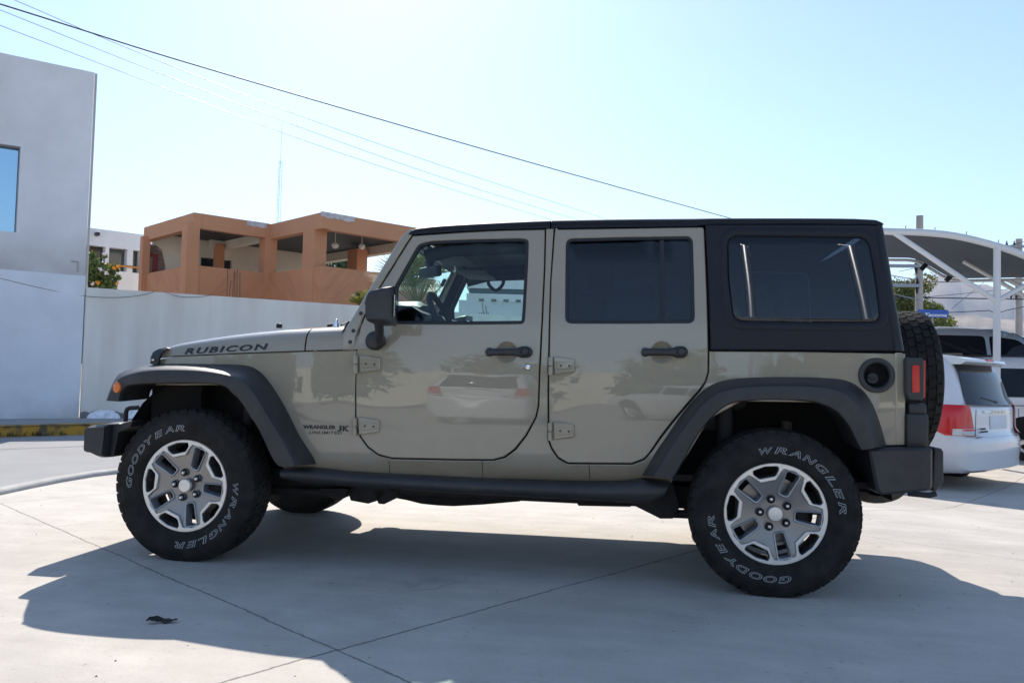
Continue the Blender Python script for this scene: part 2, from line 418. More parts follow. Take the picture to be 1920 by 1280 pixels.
def handle(fm, px, py, parent):
    c = S(px, py)
    # dished scoop behind the handle, modelled as a shallow bowl in body colour
    mb = MB(); R = .052
    rows = []
    for r, dd in ((R+.003, -.0005), (R-.001, .001), (R*.93, .007), (R*.75, .014), (R*.4, .019), (.001, .020)):
        rows.append([fm(.0015)(c[0]+r*cos(2*pi*j/36), c[1]+r*sin(2*pi*j/36), dd-.0005) for j in range(36)])
    mb.grid(rows, closeu=True); part(mb, 'handle_recess', paint, parent, smooth=80)
    mb = MB(); k = .0025
    P = lambda a, b: S(px+a, py+b)
    bar = [P(-37, 0), P(-28, -1), P(0, -1), P(30, -1), P(38, -1)]
    rows = []
    n = 14
    xs = [-39, -38, -36, -30, -26, -10, 8, 20, 24, 28, 40, 46, 48, 49]
    hs = [0.5, 4.5, 7.5, 8.3, 6.6, 6.6, 6.6, 7.5, 9, 10.5, 10.5, 7.5, 4, .5]
    ds = [.02, .022, .028, .034, .036, .037, .037, .036, .036, .036, .034, .026, .022, .02]
    sc_ = 1/375.
    for x_, h_, d_ in zip(xs, hs, ds):
        ctr = P(x_, 0); row = []
        for j in range(12):
            a = 2*pi*j/12; row.append(fm(d_*.62)(ctr[0], ctr[1]+h_*sc_*sin(a), -d_*.30*cos(a)))
        rows.append(row)
    mb.grid(rows, closeu=True)
    # feet to the door skin
    for a in (-34, 36):
        q = P(a, 0); mb.tube([fm(.024)(q[0], q[1], 0), fm(-.002)(q[0], q[1], 0)], .014, 12)
    hd = part(mb, 'door_handle', blackp, parent, smooth=50)
    mb = MB(); q = P(36, -1)
    rows = [[fm(o_)(q[0]+r*cos(2*pi*j/20), q[1]+r*sin(2*pi*j/20), 0) for j in range(20)] for r, o_ in ((.026, .02), (.026, .036), (.022, .039), (.019, .037), (.016, .041), (.001, .042))]
    mb.grid(rows, closeu=True); part(mb, 'lock_button', blackp, hd, smooth=40)

for fm, sg in ((near, 1), (far, -1)):
    d1 = door(fm, D1, W1, sg); d2 = door(fm, D2, W2, sg)
    glaze(fm, W1, glass_front, d1); glaze(fm, W2, glass_dark, d2)
    # vertical divider of the rear door window
    mb = MB(); panel(mb, SL([(1236.5, 450), (1245.5, 450), (1246.5, 602), (1238, 602)]), [], fm(-.004), .02, .1, .002)
    part(mb, 'window_divider', seal, d2)
    hinge(fm, 668, 667, d1); hinge(fm, 666, 783, d1); hinge(fm, 1032, 670, d2); hinge(fm, 1031, 792, d2)
    handle(fm, 950, 660, d1); handle(fm, 1241, 660, d2)
    # windshield frame side (A pillar)
    AP = SL([(640.5,656.5),(643,632),(648,615),(663,592),(684,556),(738,467),(749,449),(758,437.5),(768,430),(771.5,429),(772,440.5),(762,455),(740,491),(708.5,541),(694,567),(680,596),(672,616.5),(668,633),(666,656.5)])
    part(panel(MB(), AP, [], fm(.004), .055, .04, .006), 'windshield_pillar', paint, smooth=32)
    mb = MB()
    for q in ((687.6,567.6),(677,587.5),(663,620),(657,641)):
        c = S(*q); rows = [[fm(o_)(c[0]+r*cos(2*pi*j/14), c[1]+r*sin(2*pi*j/14), 0) for j in range(14)] for r, o_ in ((.010, .002), (.010, .007), (.0075, .010), (.0005, .011))]
        mb.grid(rows, closeu=True)
    explode(part(mb, 'pillar_bolt', blackp, smooth=40))
    # hardtop quarter with big side window
    HQ = SL([(1322,420.5),(1500,420.5),(1645,421),(1652,430),(1660,500),(1672,600),(1678,658.5),(1500,657),(1332,656),(1331,600),(1327,500)])
    hq = part(panel(MB(), HQ, [W3], fm(.006), .03, .05, .006), 'hardtop_side', topmat, smooth=32)
    # moulded border round the opening
    mb = MB(); rows = []
    for o_, w_ in ((.0055, -.045), (.0105, -.036), (.0105, -.016), (.006, -.006), (-.004, .0)):
        L = dens(offset(W3, w_), .05) if False else offset(W3, w_)
        rows.append([fm(o_)(p[0], p[1], 0) for p in L])
    mb.grid(rows, closeu=True); part(mb, 'window_surround', topmat, hq, smooth=50)
    mb = MB(); panel(mb, offset(W3, .002), [], lambda x, z, d, fm=fm: fm(.002+.010*max(0, 1-((z-1.52)/.26)**2)*.6)(x, z, d), .004, .04, .001, back=False)
    part(mb, 'quarter_glass', glass_dark, hq, smooth=60)

# ---- helpers for lofts along X between traced lines
def line(L, off=0.0):
    pts = sorted(SL(L, off)); xs = [p[0] for p in pts]; zs = [p[1] for p in pts]
    return lambda x: float(np.interp(x, xs, zs))
def xof(L):
    pts = SL(L); pts.sort(key=lambda p: p[1]); zs = [p[1] for p in pts]; xs = [p[0] for p in pts]
    return lambda z: float(np.interp(z, zs, xs))
def across(row):           # near half section -> full width
    return row+[(p[0], W-p[1], p[2]) for p in reversed(row)]

# ---- roof: two black panels with the drip rail
zt = line([(765,430),(785,426),(810,422.8),(850,419.8),(900,417.2),(960,414.3),(1033,411.5),(1120,410),(1200,409),(1400,408),(1560,408.4),(1620,409.5),(1645,412),(1655,415.5),(1662,420)])
zl = line([(765,441),(800,438.5),(874,433.8),(945,430.5),(1022,428.8),(1180,426.3),(1320,424.5),(1322,421),(1500,420),(1662,421.5)])
def roofsec(x, dz=0.0, dy=0.0):
    z1 = zt(x)-dz; z0 = min(zl(x)+.001, z1-.01); h = z1-z0; r = min(.034, h*.8); y0 = side(x, z0)-.008+dy; yt = side(x, z1)-.004+dy
    row = [(x, y0+.03, z0), (x, y0, z0), (x, y0+(yt-y0)*.3, z0+h*.25), (x, y0+(yt-y0)*.32+.004, z0+h*.30), (x, y0+(yt-y0)*.36+.004, z0+h*.42), (x, y0+(yt-y0)*.38-.001, z0+h*.46)]
    for a in (0, 20, 40, 60, 80): row.append((x, yt-.004+r*(1-cos(radians(a))), z1-r+r*sin(radians(a))))
    row += [(x, yt+.10, z1+.001), (x, yt+.3, z1+.008), (x, W/2, z1+.012)]
    return across(row)
def xs_between(a, b, n): return [a+(b-a)*i/n for i in range(n+1)]
xF, xM, xR = S(768, 430)[0], S(1033, 412)[0], S(1655.5, 420)[0]
mb = MB(); xs = [xF, xF+.012, xF+.03]+xs_between(xF+.06, xM-.004, 10)
mb.grid([roofsec(x, dz=max(0, (.03-(x-xF)))*.5) for x in xs])
part(mb, 'front_roof_panel', topmat, smooth=40)
mb = MB(); xs = [xM+.004]+xs_between(xM+.03, xR-.05, 20)+[xR-.03, xR-.012, xR]
mb.grid([roofsec(x, dz=max(0, (.03-(xR-x)))*.25) for x in xs])
rp = part(mb, 'rear_roof_panel', topmat, smooth=40)
# headliner under the roof
mb = MB(); x0, x1 = xF+.05, xR-.08
rows = []
for x in xs_between(x0, x1, 8):
    z = zl(x)-.012; rows.append([(x, side(x, z)+.05, z), (x, side(x, z)+.12, z+.01), (x, W/2, z+.02), (x, W-side(x, z)-.12, z+.01), (x, W-side(x, z)-.05, z)])
mb.grid(rows); part(mb, 'headliner', headliner, smooth=40)

# ---- hardtop rear corners and back panel, and painted rear corners below
def wrap(zs, xa, xb, off, bow=.02):
    rows = []
    for z in zs:
        a, b = xa(z), xb(z); y = side(a, z)-off; r = (b-a)*.8
        row = [(a, y, z), (a+(b-a)*.15, y+.001, z)]
        for q in (0, 22, 45, 67, 90): row.append((b-r+r*sin(radians(q)), y+.002+r*(1-cos(radians(q)))*1.3, z))
        row += [(b+bow*.5, y+r*1.3+.15, z), (b+bow, W/2, z)]
        rows.append(across(row))
    return rows
zA = S(1690, 659)[1]; zT = S(1655, 420)[1]
xa = xof([(1643, 419), (1649, 470), (1657, 530), (1666, 590), (1677.5, 659)])
xb = xof([(1657, 419), (1664, 450), (1673, 500), (1683, 560), (1693, 615), (1701, 658.5)])
zz = [zA+.002+(zT-zA)*i/12 for i in range(13)]
mb = MB(); mb.grid(wrap(zz, xa, xb, .008)); part(mb, 'hardtop_back', topmat, smooth=40)
mb = MB(); mb.grid([[(xb(z)+.036, W/2+s_*(.52-.12*(z-zA)), z) for s_ in (-1, -.5, 0, .5, 1)] for z in [zA+.06+(zT-zA-.14)*i/5 for i in range(6)]])
part(mb, 'rear_window', glass_dark, smooth=40)
xa2 = xof([(1678, 663), (1679, 750), (1680, 834)]); xb2 = xof([(1697, 663), (1697.5, 750), (1697, 834)])
zB = S(1690, 834)[1]
zz = [zB+(zA-.006-zB)*i/10 for i in range(11)]
mb = MB(); mb.grid(wrap(zz, xa2, xb2, .0015, .01)); part(mb, 'tailgate', paint, smooth=40)

# ---- hood and cowl
hz1 = line([(281,671),(284,667),(292,658.5),(307.5,650),(330,643),(352.5,638.3),(409,628.6),(465,621.3),(521,616.3),(586,613),(650,609.5),(680,608)], 0)
hz0 = line([(281,672.5),(313,668.6),(437,662.8),(569,658),(640,656),(690,655)], 0)
def hoodsec(x, k=1.0):
    z0, z1 = hz0(x)+.003, hz1(x); z1 = max(z1, z0+.006); h = z1-z0; y = side(x, z0)-.004
    r = min(.085, h*.75)
    row = [(x, y+.02, z0-.004), (x, y, z0), (x, y+.004, z0+(h-r)*.5)]
    for a in (0, 18, 36, 54, 72, 88): row.append((x, y+.008+r*1.35*(1-cos(radians(a))), z1-r+r*sin(radians(a))))
    row += [(x, y+.008+r*1.35+.08, z1+.003), (x, y+.3, z1+.016), (x, y+.36, z1+.024), (x, W/2, z1+.028)]
    return across(row)
xh0, xh1, xc1 = S(281.5, 671)[0], S(573, 640)[0], S(652, 650)[0]
mb = MB(); xs = [xh0, xh0+.004, xh0+.012, xh0+.025, xh0+.045]+xs_between(xh0+.07, xh1-.004, 22)
mb.grid([hoodsec(x) for x in xs]); hood = part(mb, 'hood', paint, smooth=45)
mb = MB(); mb.grid([hoodsec(x) for x in xs_between(xh1+.004, xc1+.10, 8)]); cowl = part(mb, 'cowl', paint, smooth=45)
def text_mesh(s, shear=0.0, off=0.0, outline=None, ext=0.0, space=1.0):
    cu = bpy.data.curves.new('t', 'FONT'); cu.body = s; cu.shear = shear; cu.offset = off; cu.resolution_u = 3; cu.space_character = space
    if outline: cu.fill_mode = 'NONE'; cu.bevel_depth = outline; cu.bevel_resolution = 0
    else: cu.extrude = ext
    o = bpy.data.objects.new('t', cu); COL.objects.link(o); bpy.context.view_layer.update()
    dg = bpy.context.evaluated_depsgraph_get(); me = o.evaluated_get(dg).to_mesh()
    v = [tuple(p.co) for p in me.vertices]; f = [tuple(p.vertices) for p in me.polygons]
    o.evaluated_get(dg).to_mesh_clear(); bpy.data.objects.remove(o); bpy.data.curves.remove(cu)
    return v, f
def flat_text(s, fm, q, shear=0.0, off=0.0, lift=.002, space=1.0):
    """text mapped on the quad q = pixel corners (left-bottom, right-bottom, right-top, left-top)"""
    v, f = text_mesh(s, shear, off, ext=.001, space=space)
    x0, x1 = min(p[0] for p in v), max(p[0] for p in v); y0, y1 = min(p[1] for p in v), max(p[1] for p in v)
    a, b, c, d = [Vector(S(*p)) for p in q]; out = []
    for p in v:
        u, t = (p[0]-x0)/(x1-x0), (p[1]-y0)/(y1-y0); r = (a*(1-u)+b*u)*(1-t)+(d*(1-u)+c*u)*t
        out.append(fm(lift)(r.x, r.y, 0 if p[2] > 0 else .0012))
    mb = MB(); mb.add(out, f); return mb
m_ = flat_text('RUBICON', near, [(345.5,664.5),(501,655.5),(502.5,643.5),(349,652.5)], .12, .030, .0045, 1.22)
# the hood shoulder curves inwards above the seam: lay the lettering on it
def lay(mb, lift):
    for i, (x, y, z) in enumerate(mb.v):
        z0, z1 = hz0(x)+.003, hz1(x); h = z1-z0; r = min(.085, h*.75); yb = side(x, z0)-.004
        t = z-(z1-r)
        yy = yb+.004+.004*min(1, max(0, (z-z0)/(h-r)))if t < 0 else yb+.008+r*1.35*(1-sqrt(max(0, 1-(t/r)**2)))
        inner = (y-side(x, z)) > -.004
        mb.v[i] = (x, yy-lift+(.001 if inner else 0), z)
lay(m_, .0035)
part(m_, 'hood_lettering', decal, hood)
m_ = flat_text('RUBICON', near, [(345.5,664.5),(501,655.5),(502.5,643.5),(349,652.5)], .12, .030, .0045, 1.22)
lay(m_, .0035); m_.v = [(x, W-y, z) for x, y, z in m_.v]; part(m_, 'hood_lettering', decal, hood)
for fm in (near, far):
    part(flat_text('WRANGLER', fm, [(568.5,803.5),(630,804.5),(630,797),(568.5,796)], 0, .055, .0012), 'fender_lettering', decal)
    part(flat_text('J', fm, [(632,808),(640.5,808.2),(641,797.3),(633,797)], .0, .04, .0012), 'fender_lettering', decal)
    part(flat_text('K', fm, [(642,808.2),(655,808.5),(656,797.7),(642.5,797.4)], .0, .05, .0012), 'fender_lettering', decal)
    part(flat_text('UNLIMITED', fm, [(579.5,813),(641,814),(641,808.3),(580.5,807.8)], .2, .02, .0012, 1.15), 'fender_lettering', decal)
# black hood latch straps
for sg in (0, 1):
    f_ = near if sg == 0 else far
    pts = [(297,683),(299,671),(303,661),(309,655),(316,652)]
    mb = MB(); rows = []
    for i, (a, b) in enumerate(pts):
        wd = [10, 11, 11, 9, 4][i]
        p, q = S(a-wd, b-1), S(a+wd*.45, b+1)
        yy = [-.020, -.022, -.018, -.006, .012][i]
        rr = []
        for (x, z), o_ in ((p, 0), (p, .02), (q, .02), (q, 0)):
            Y = side(x, z)+yy+.010-o_; rr.append((x, Y if sg == 0 else W-Y, z))
        rows.append(rr)
    mb.grid(rows, closeu=True); mb.f.append((0, 1, 2, 3)); mb.m.append(0); n_ = len(mb.v); mb.f.append((n_-4, n_-3, n_-2, n_-1)); mb.m.append(0)
    o_ = part(mb, 'hood_latch', blackp, hood, bev=.003)
    c = S(294, 675); y = side(*c)-.036; y = y if sg == 0 else W-y
    part(MB().box((c[0]-.008, y-.004, c[1]-.006), (c[0]+.008, y+.004, c[1]+.006), .002), 'latch_catch', chrome, o_)
# hood bumper stop, washer nozzle, wiper
def small(name, pts, r, m, parent): return part(MB().tube(pts, r, 12), name, m, parent, smooth=50)
p = onY(523.5, 615, .42); small('hood_stop', [p, p+Vector((0, 0, .022)), p+Vector((0, 0, .026))], [.018, .017, .012], seal, hood)
p = onY(631, 610, .30); small('washer_fitting', [p+Vector((0, 0, -.01)), p+Vector((0, 0, .015)), p+Vector((0, 0, .018)), p+Vector((0, 0, .034)), p+Vector((0, 0, .036))], [.017, .014, .009, .008, .003], chrome, cowl)
p = onY(614, 611, .5); small('washer_jet', [p, p+Vector((.03, 0, .006))], .009, seal, cowl)
mb = MB(); a = onY(640, 609, .55); b = onY(662, 600, .62)
mb.tube([a, a+Vector((.02, .1, .03)), a+Vector((.06, .5, .03))], .006, 6); mb.tube([a+Vector((0, .35, 0)), a+Vector((.03, .45, .05)), a+Vector((.05, .9, .05))], .006, 6)
part(mb, 'wiper', seal, cowl, smooth=50)

# ---- windshield: frame header, base and glass
PA = Vector(S(652, 600)); PB = Vector(S(757, 437.5))       # front edge line of the pillar
dP = (PB-PA).normalized(); nP = Vector((dP.y, -dP.x))        # towards the rear-below
def wsp(t, d, y):                       # t along pillar, d behind the face
    q = PA+dP*t+nP*d; return (q.x, y, q.y)
LN = (PB-PA).length
def wy(t): return side(*(PA+dP*t))+.0
mb = MB()
rows = []
for (t, d) in ((LN-.035, .012), (LN-.03, .0), (LN+.01, .0), (LN+.025, .02), (LN+.02, .07), (LN-.04, .07)):
    y = wy(LN)+.01; rows.append([wsp(t, d, y+(W-2*y)*i/6) for i in range(7)])
mb.grid(rows, closev=True); part(mb, 'windshield_header', paint, smooth=40)
mb = MB(); rows = []
for (t, d) in ((.0, .012), (-.005, .0), (-.10, -.0), (-.10, .05), (.0, .05)):
    y = wy(0)+.01; rows.append([wsp(t, d, y+(W-2*y)*i/6) for i in range(7)])
mb.grid(rows, closev=True); part(mb, 'windshield_base', paint, smooth=40)
mb = MB(); rows = []
for t in (-.02, LN*.5, LN-.02):
    y = wy(t)+.035; rows.append([wsp(t, .012, y+(W-2*y)*i/8) for i in range(9)])
mb.grid(rows); ws = part(mb, 'windshield', glass_shield)
mb = MB()                               # black frit round the screen
for (t0, t1, ya, yb) in ((-.02, .03, .03, 1-.03), (LN-.05, LN-.01, .03, 1-.03)):
    y = wy(t0); mb.grid([[wsp(t, .014, y+.03+(W-2*y-.06)*i/4) for i in range(5)] for t in (t0, t1)])
for s_ in (0, 1):
    rr = []
    for t in (-.02, LN-.01):
        y = wy(t)+.03; r = [wsp(t, .014, y), wsp(t, .014, y+.045)]
        rr.append(r if s_ == 0 else [(a, W-b, c) for a, b, c in r])
    mb.grid(rr)
part(mb, 'screen_border', seal, ws)
# stickers at the far top corner of the screen
mb = MB(); rows = [[wsp(LN*t, .016, W-.30+i*.05) for i in range(3)] for t in (.70, .80)]
mb.grid(rows); stick = mat('sticker_blue', (.05, .22, .42), rough=.5, noise=.5, nscale=60); part(mb, 'inspection_sticker', stick, ws)

# ---- fender flares
def flare(st, name):
    for sg in (0, 1):
        rows = []
        for (a, b, c) in st:
            pa = S3(*a, -.012); pb = onY(*b, -.150); pc = onY(*c, -.155)
            m1 = pa.lerp(pb, .75)+Vector((0, 0, .0)); e = (pc-pb)
            row = [pa, pa.lerp(pb, .25), pa.lerp(pb, .86), pb.lerp(pc, .03)+Vector((0, .006, 0)), pb.lerp(pc, .10)+Vector((0, -.003, 0)), pb.lerp(pc, .5)+Vector((0, -.008, 0)), pb.lerp(pc, .93)+Vector((0, -.004, 0)), pc+Vector((0, .004, 0)),
                   pc+Vector((0, .03, 0)), pc+Vector((0, .14, .004)), pc+Vector((0, .27, .008))]
            if sg: row = [Vector((p.x, W-p.y, p.z)) for p in row]
            rows.append([tuple(p) for p in row])
        # smooth stations along the arch
        R = [spline([rows[i][j] for i in range(len(rows))], 3) for j in range(len(rows[0]))]
        rows = [[R[j][i] for j in range(len(R))] for i in range(len(R[0]))]
        mb = MB(); mb.grid(rows); n = len(rows[0]); T = len(rows)*n
        mb.add(rows[0], [tuple(range(n))]); mb.add(rows[-1], [tuple(range(n-1, -1, -1))])
        fl = part(mb, name, blackp, smooth=42)
        if name == 'front_flare':
            c = onY(221, 726, -.157); y = c.y if sg == 0 else W-c.y; s2 = 1 if sg == 0 else -1
            rr = [[(c.x+.0215*k*cos(2*pi*j/24), y-s2*o_, c.z+.0285*k*sin(2*pi*j/24)) for j in range(24)] for k, o_ in ((1, -.01), (1, .008), (.9, .014), (.5, .017), (.01, .018))]
            part(MB().grid(rr, closeu=True), 'side_marker', amber, fl, smooth=60)
flare([((199,751),(199.5,751),(224,752.5)),((206,731),(206.5,732),(227,738)),((216,710),(217,714),(238,724)),((231,696.5),(233,702.5),(258,720)),((278,684),(275,692.8),(290,719)),((330,681),(330,691),(335,718.7)),((385,681.5),(384,693.5),(380,718.7)),
       ((438,682),(428,701),(412,722)),((469,685),(453,709),(432,732)),((490,696),(470,724),(452,755)),((511,720),(489,752),(468,780)),((537,762),(509,785),(485,806)),((563,814),(532,822),(503,845)),((586,850),(548,853),(514,866)),((596,869),(556,873),(524,874))], 'front_flare')
flare([((1202,891),(1222,892),(1262,897)),((1224,853),(1243,858),(1275,877)),((1250,815),(1269,817),(1298,833)),((1275,778),(1294,783),(1320,800)),((1300,747.5),(1316,756),(1346,772)),((1325,725),(1340,737),(1372,756)),((1352,713),(1368,728),(1400,752)),
       ((1390,707.5),(1400,723),(1430,750)),((1440,705.5),(1442,721),(1465,750)),((1490,705.5),(1487,721),(1500,751)),((1545,707),(1530,722.5),(1530,755)),((1588,712),(1572,729),(1556,765)),((1618,729),(1598,746),(1576,780)),((1638,757),(1617,772),(1593,803)),((1653,797),(1632,805),(1606,830)),((1664,837),(1642,839),(1614,843))], 'rear_flare')
# inner wheel housings (dark liners) closing the body behind the wheels
for xc_, zc_, x0_, x1_, nm in ((0.02, .40, -.45, .56, 0), (2.946, .42, 2.40, 3.46, 1)):
    for sg in (0, 1):
        rows = []
        for i in range(15):
            a = pi*i/14; x = xc_-.56*cos(a) if nm else xc_-.50*cos(a); z = zc_+.03+.53*sin(a)**.8
            ys = (.05 if nm else .10, .34, .36); r = [(x, ys[0], z), (x, ys[1], z), (x*.6+xc_*.4, ys[2], z*.6+(zc_+.03)*.4), (xc_, ys[2]+.01, zc_+.03)]
            rows.append(r if sg == 0 else [(p[0], W-p[1], p[2]) for p in r])
        part(MB().grid(rows), 'wheel_housing', gap, smooth=60)

# ---- rock rails under the sills
for sg in (0, 1):
    top = [(524,880),(560,876),(600,879),(640,884),(700,888.5),(800,893.5),(900,898.5),(1000,902),(1100,905),(1180,903),(1205,897),(1258,904)]
    bot = [(530,899),(560,905),(600,909),(640,912),(700,916.5),(800,923),(900,929),(1000,934),(1100,939),(1180,944),(1215,946),(1240,934)]
    rows = []
    for a, b in zip(spline(top, 2), spline(bot, 2)):
        pa = onY(a[0], a[1], -.02); pb = onY(b[0], b[1], -.02); c = (pa+pb)/2; h = (pa.z-pb.z)/2
        rr = []
        for j in range(14):
            q = 2*pi*j/14; s_, c_ = sin(q), cos(q)
            rr.append((c.x+(pa.x-pb.x)*.5*s_, c.y+.07-.085*(abs(c_)**.6)*(1 if c_ > 0 else -1), c.z+h*(abs(s_)**.7)*(1 if s_ > 0 else -1)))
        rows.append(rr if sg == 0 else [(p[0], W-p[1], p[2]) for p in rr])
    mb = MB(); mb.grid(rows, closeu=True); mb.add(rows[0], [tuple(range(14))]); mb.add(rows[-1], [tuple(range(13, -1, -1))])
    rail = part(mb, 'rock_rail', blackp, smooth=50)
# sill seams
mb = MB()
for x_ in (729.5, 904, 1104.5):
    a, b = S(x_, 863 if x_ < 1000 else 871), S(x_+1.5, 890 if x_ < 800 else 898)
    for f_ in (near, far):
        mb.tube([f_(.0)(a[0]+(b[0]-a[0])*t, a[1]+(b[1]-a[1])*t, 0) for t in (0, .3, .5, .75, 1)], .0016, 5)
explode(part(mb, 'sill_seam', gap))

# ---- front bumper, tow hooks, grille
def mirror_rows(rows): return [[(p[0], W-p[1], p[2]) for p in r] for r in rows]
for sg in (0, 1):
    q1 = [onY(a, b, -.10) for a, b in ((163.5,803),(170,797),(206,795.5),(205,815),(200,857),(190,857),(172,848),(163.5,835))]
    q0 = [p+Vector((.0 if i > 1 else .01, -.03, -.01 if i < 3 else .008)) for i, p in enumerate(q1)]
    cen = sum(q1, Vector())/8
    q0 = [cen+(p-cen)*.86+Vector((0, -.035, 0)) for p in q1]
    q2 = [p+Vector((-.02, .28, .0)) for p in q1]
    q3 = [p+Vector((-.03, .42, .0)) for p in q1]
    rows = [[tuple(p) for p in q] for q in (q0, q1, q2, q3)]
    if sg: rows = mirror_rows(rows)
    mb = MB(); mb.grid(rows, closeu=True); mb.add(rows[0], [tuple(range(8))]); mb.add(rows[-1], [tuple(range(7, -1, -1))])
    # swept-back wing behind the end cap, towards the fender
    a = [onY(*p, -.07) for p in ((206,796),(226,794),(250,788),(243,800),(222,810),(213,856),(200,857),(202,820))]
    b = [p+Vector((0, .20, 0)) for p in a]
    r2 = [[tuple(p) for p in q] for q in (a, b)]
    if sg: r2 = mirror_rows(r2)
    mb.grid(r2, closeu=True); mb.add(r2[0], [tuple(range(8))]); mb.add(r2[1], [tuple(range(7, -1, -1))])
    part(mb, 'front_bumper_end', blackp, bev=.006)
    p = onY(236, 782, .38 if sg == 0 else .38); 
    y = p.y if sg == 0 else W-p.y
    hk = [(p.x, y, p.z-.03), (p.x, y, p.z+.03), (p.x+.006, y, p.z+.048), (p.x+.025, y, p.z+.056), (p.x+.075, y, p.z+.060)]
    part(MB().tube(hk, .013, 10), 'tow_hook', seal, smooth=50)
bx = onY(180, 830, .2).x
mb = MB(); mb.box((bx-.07, .18, .50), (bx+.11, W-.18, .635), .02)
mb.box((bx+.0, .30, .625), (bx+.22, W-.30, .665), .015)
part(mb, 'front_bumper', blackp, smooth=40)
for y in (.32, W-.32): part(MB().tube([(bx+.1, y, .56), (bx+.2, y, .54)], .06, 8), 'bumper_bracket', darkmet)
# fog lamps
for y in (.42, W-.42): part(MB().tube([(bx-.075, y, .57), (bx-.05, y, .57)], .045, 20), 'fog_lamp', lampglass, smooth=40)
gx = xh0+.004; zg1 = hz0(xh0)+.0
def gm(y, z, d): return (gx-.03+d+.05*max(0, (z-.80))*.6+.02*abs(y-W/2)**2, y, z)
go = rpoly([(.24, .66), (W-.24, .66), (W-.13, zg1-.04), (W-.20, zg1), (.20, zg1), (.13, zg1-.04)], .04, 4)
slots = [rpoly([(W/2+(i-3)*.098-.028, .70), (W/2+(i-3)*.098+.028, .70), (W/2+(i-3)*.098+.028, .98), (W/2+(i-3)*.098-.028, .98)], .025, 4) for i in range(7)]
hl = [disc(.30, .90, .088), disc(W-.30, .90, .088)]
gr = part(panel(MB(), go, slots+hl, gm, .10, .06, .006), 'grille', paint, smooth=35)
for y in (.30, W-.30):
    rr = [[(gx-.03+o_, y+r*cos(2*pi*j/28), .90+r*sin(2*pi*j/28)) for j in range(28)] for r, o_ in ((.087, .05), (.086, .0), (.07, -.012), (.04, -.018), (.001, -.02))]
    part(MB().grid(rr, closeu=True), 'headlight', lampglass, gr, smooth=60)
part(MB().box((gx+.06, .2, .50), (gx+.10, W-.2, .98)), 'radiator', gap)
for y in (.13, W-.17): part(MB().box((gx+.012, y, .68), (gx+.30, y+.04, .935)).box((gx+.06, y-.02 if y > .5 else y, .58), (gx+.16, y+.10, .70)), 'inner_fender', gap)

# ---- mirrors
for sg in (0, 1):
    head = [onY(a, b, -.20) for a, b in ((701,605),(698.8,590),(699,563),(704,550),(715,543),(736,538.5),(738.5,545),(738.8,604),(733,608.5),(712,609))]
    c = sum(head, Vector())/len(head); rows = []
    for k, dy in ((.72, -.085), (.90, -.075), (1.0, -.045), (1.0, .075), (.95, .09), (.88, .093)):
        rows.append([tuple(Vector((c.x+(p.x-c.x)*k+(.020*max(0, (p.x-c.x)/.06) if dy < .05 else -.006), p.y+dy, c.z+(p.z-c.z)*k))) for p in head])
    # sweep forwards: outer side is further forward
    rows = [[(x+(-.018 if i < 2 else 0), y, z) for x, y, z in r] for i, r in enumerate(rows)]
    if sg: rows = mirror_rows(rows)
    n = len(head); mb = MB(); mb.grid([spline(r, 2, True) for r in rows], closeu=True)
    n2 = len(spline(rows[0], 2, True)); mb.add(spline(rows[0], 2, True), [tuple(range(n2))]); mb.add(spline(rows[-1], 2, True), [tuple(range(n2-1, -1, -1))])
    mr = part(mb, 'side_mirror', blackp, smooth=50)
    # glass faces backwards
    xr = max(p.x for p in head)
    g = [Vector((xr+(.016 if y < -.2 else -.006), y, z)) for y, z in ((-.265, c.z-.05), (-.13, c.z-.06), (-.13, c.z+.065), (-.265, c.z+.055))]
    gl = [tuple(p) if not sg else (p.x, W-p.y, p.z) for p in g]
    part(MB().prism(gl, (.003, 0, 0)), 'mirror_glass', chrome, mr)
    a0 = onY(709.5, 606, -.16); a1 = onY(711, 640, -.07); ce = S(705, 639)
    pts = [a0+Vector((0, 0, .01)), a0+Vector((0, .02, -.03)), a1+Vector((0, 0, .01)), Vector((a1.x, -.03, a1.z-.005))]
    if sg: pts = [Vector((p.x, W-p.y, p.z)) for p in pts]
    mb = MB(); mb.tube(pts, [.024, .022, .023, .024], 14)
    f_ = far if sg else near
    rr = [[f_(o_)(ce[0]+r*cos(2*pi*j/32), ce[1]+r*sin(2*pi*j/32), 0) for j in range(32)] for r, o_ in ((.049, -.002), (.049, .026), (.045, .036), (.03, .042), (.001, .044))]
    mb.grid(rr, closeu=True)
    part(mb, 'mirror_mount', blackp, mr, smooth=50)

# ---- key lock, fuel filler
c = S(990, 688)
rr = [[near(o_)(c[0]+r*cos(2*pi*j/24), c[1]+r*sin(2*pi*j/24), 0) for j in range(24)] for r, o_ in ((.0155, -.001), (.0155, .003), (.012, .006), (.011, .004), (.001, .005))]
part(MB().grid(rr, closeu=True), 'key_lock', chrome, smooth=50)
c = S(1643.5, 703.5)
rr = [[near(o_)(c[0]+r*cos(2*pi*j/40), c[1]+r*sin(2*pi*j/40), 0) for j in range(40)] for r, o_ in ((.083, -.002), (.083, .006), (.080, .010), (.064, .010), (.060, .006), (.0575, .004))]
fb = part(MB().grid(rr, closeu=True), 'fuel_filler_bezel', blackp, smooth=40)
rr = [[near(o_)(c[0]+r*cos(2*pi*j/40), c[1]+r*sin(2*pi*j/40), 0) for j in range(40)] for r, o_ in ((.0575, .004), (.056, -.004), (.054, -.045), (.001, -.05))]
part(MB().grid(rr, closeu=True), 'filler_pocket', gap, fb, smooth=40)
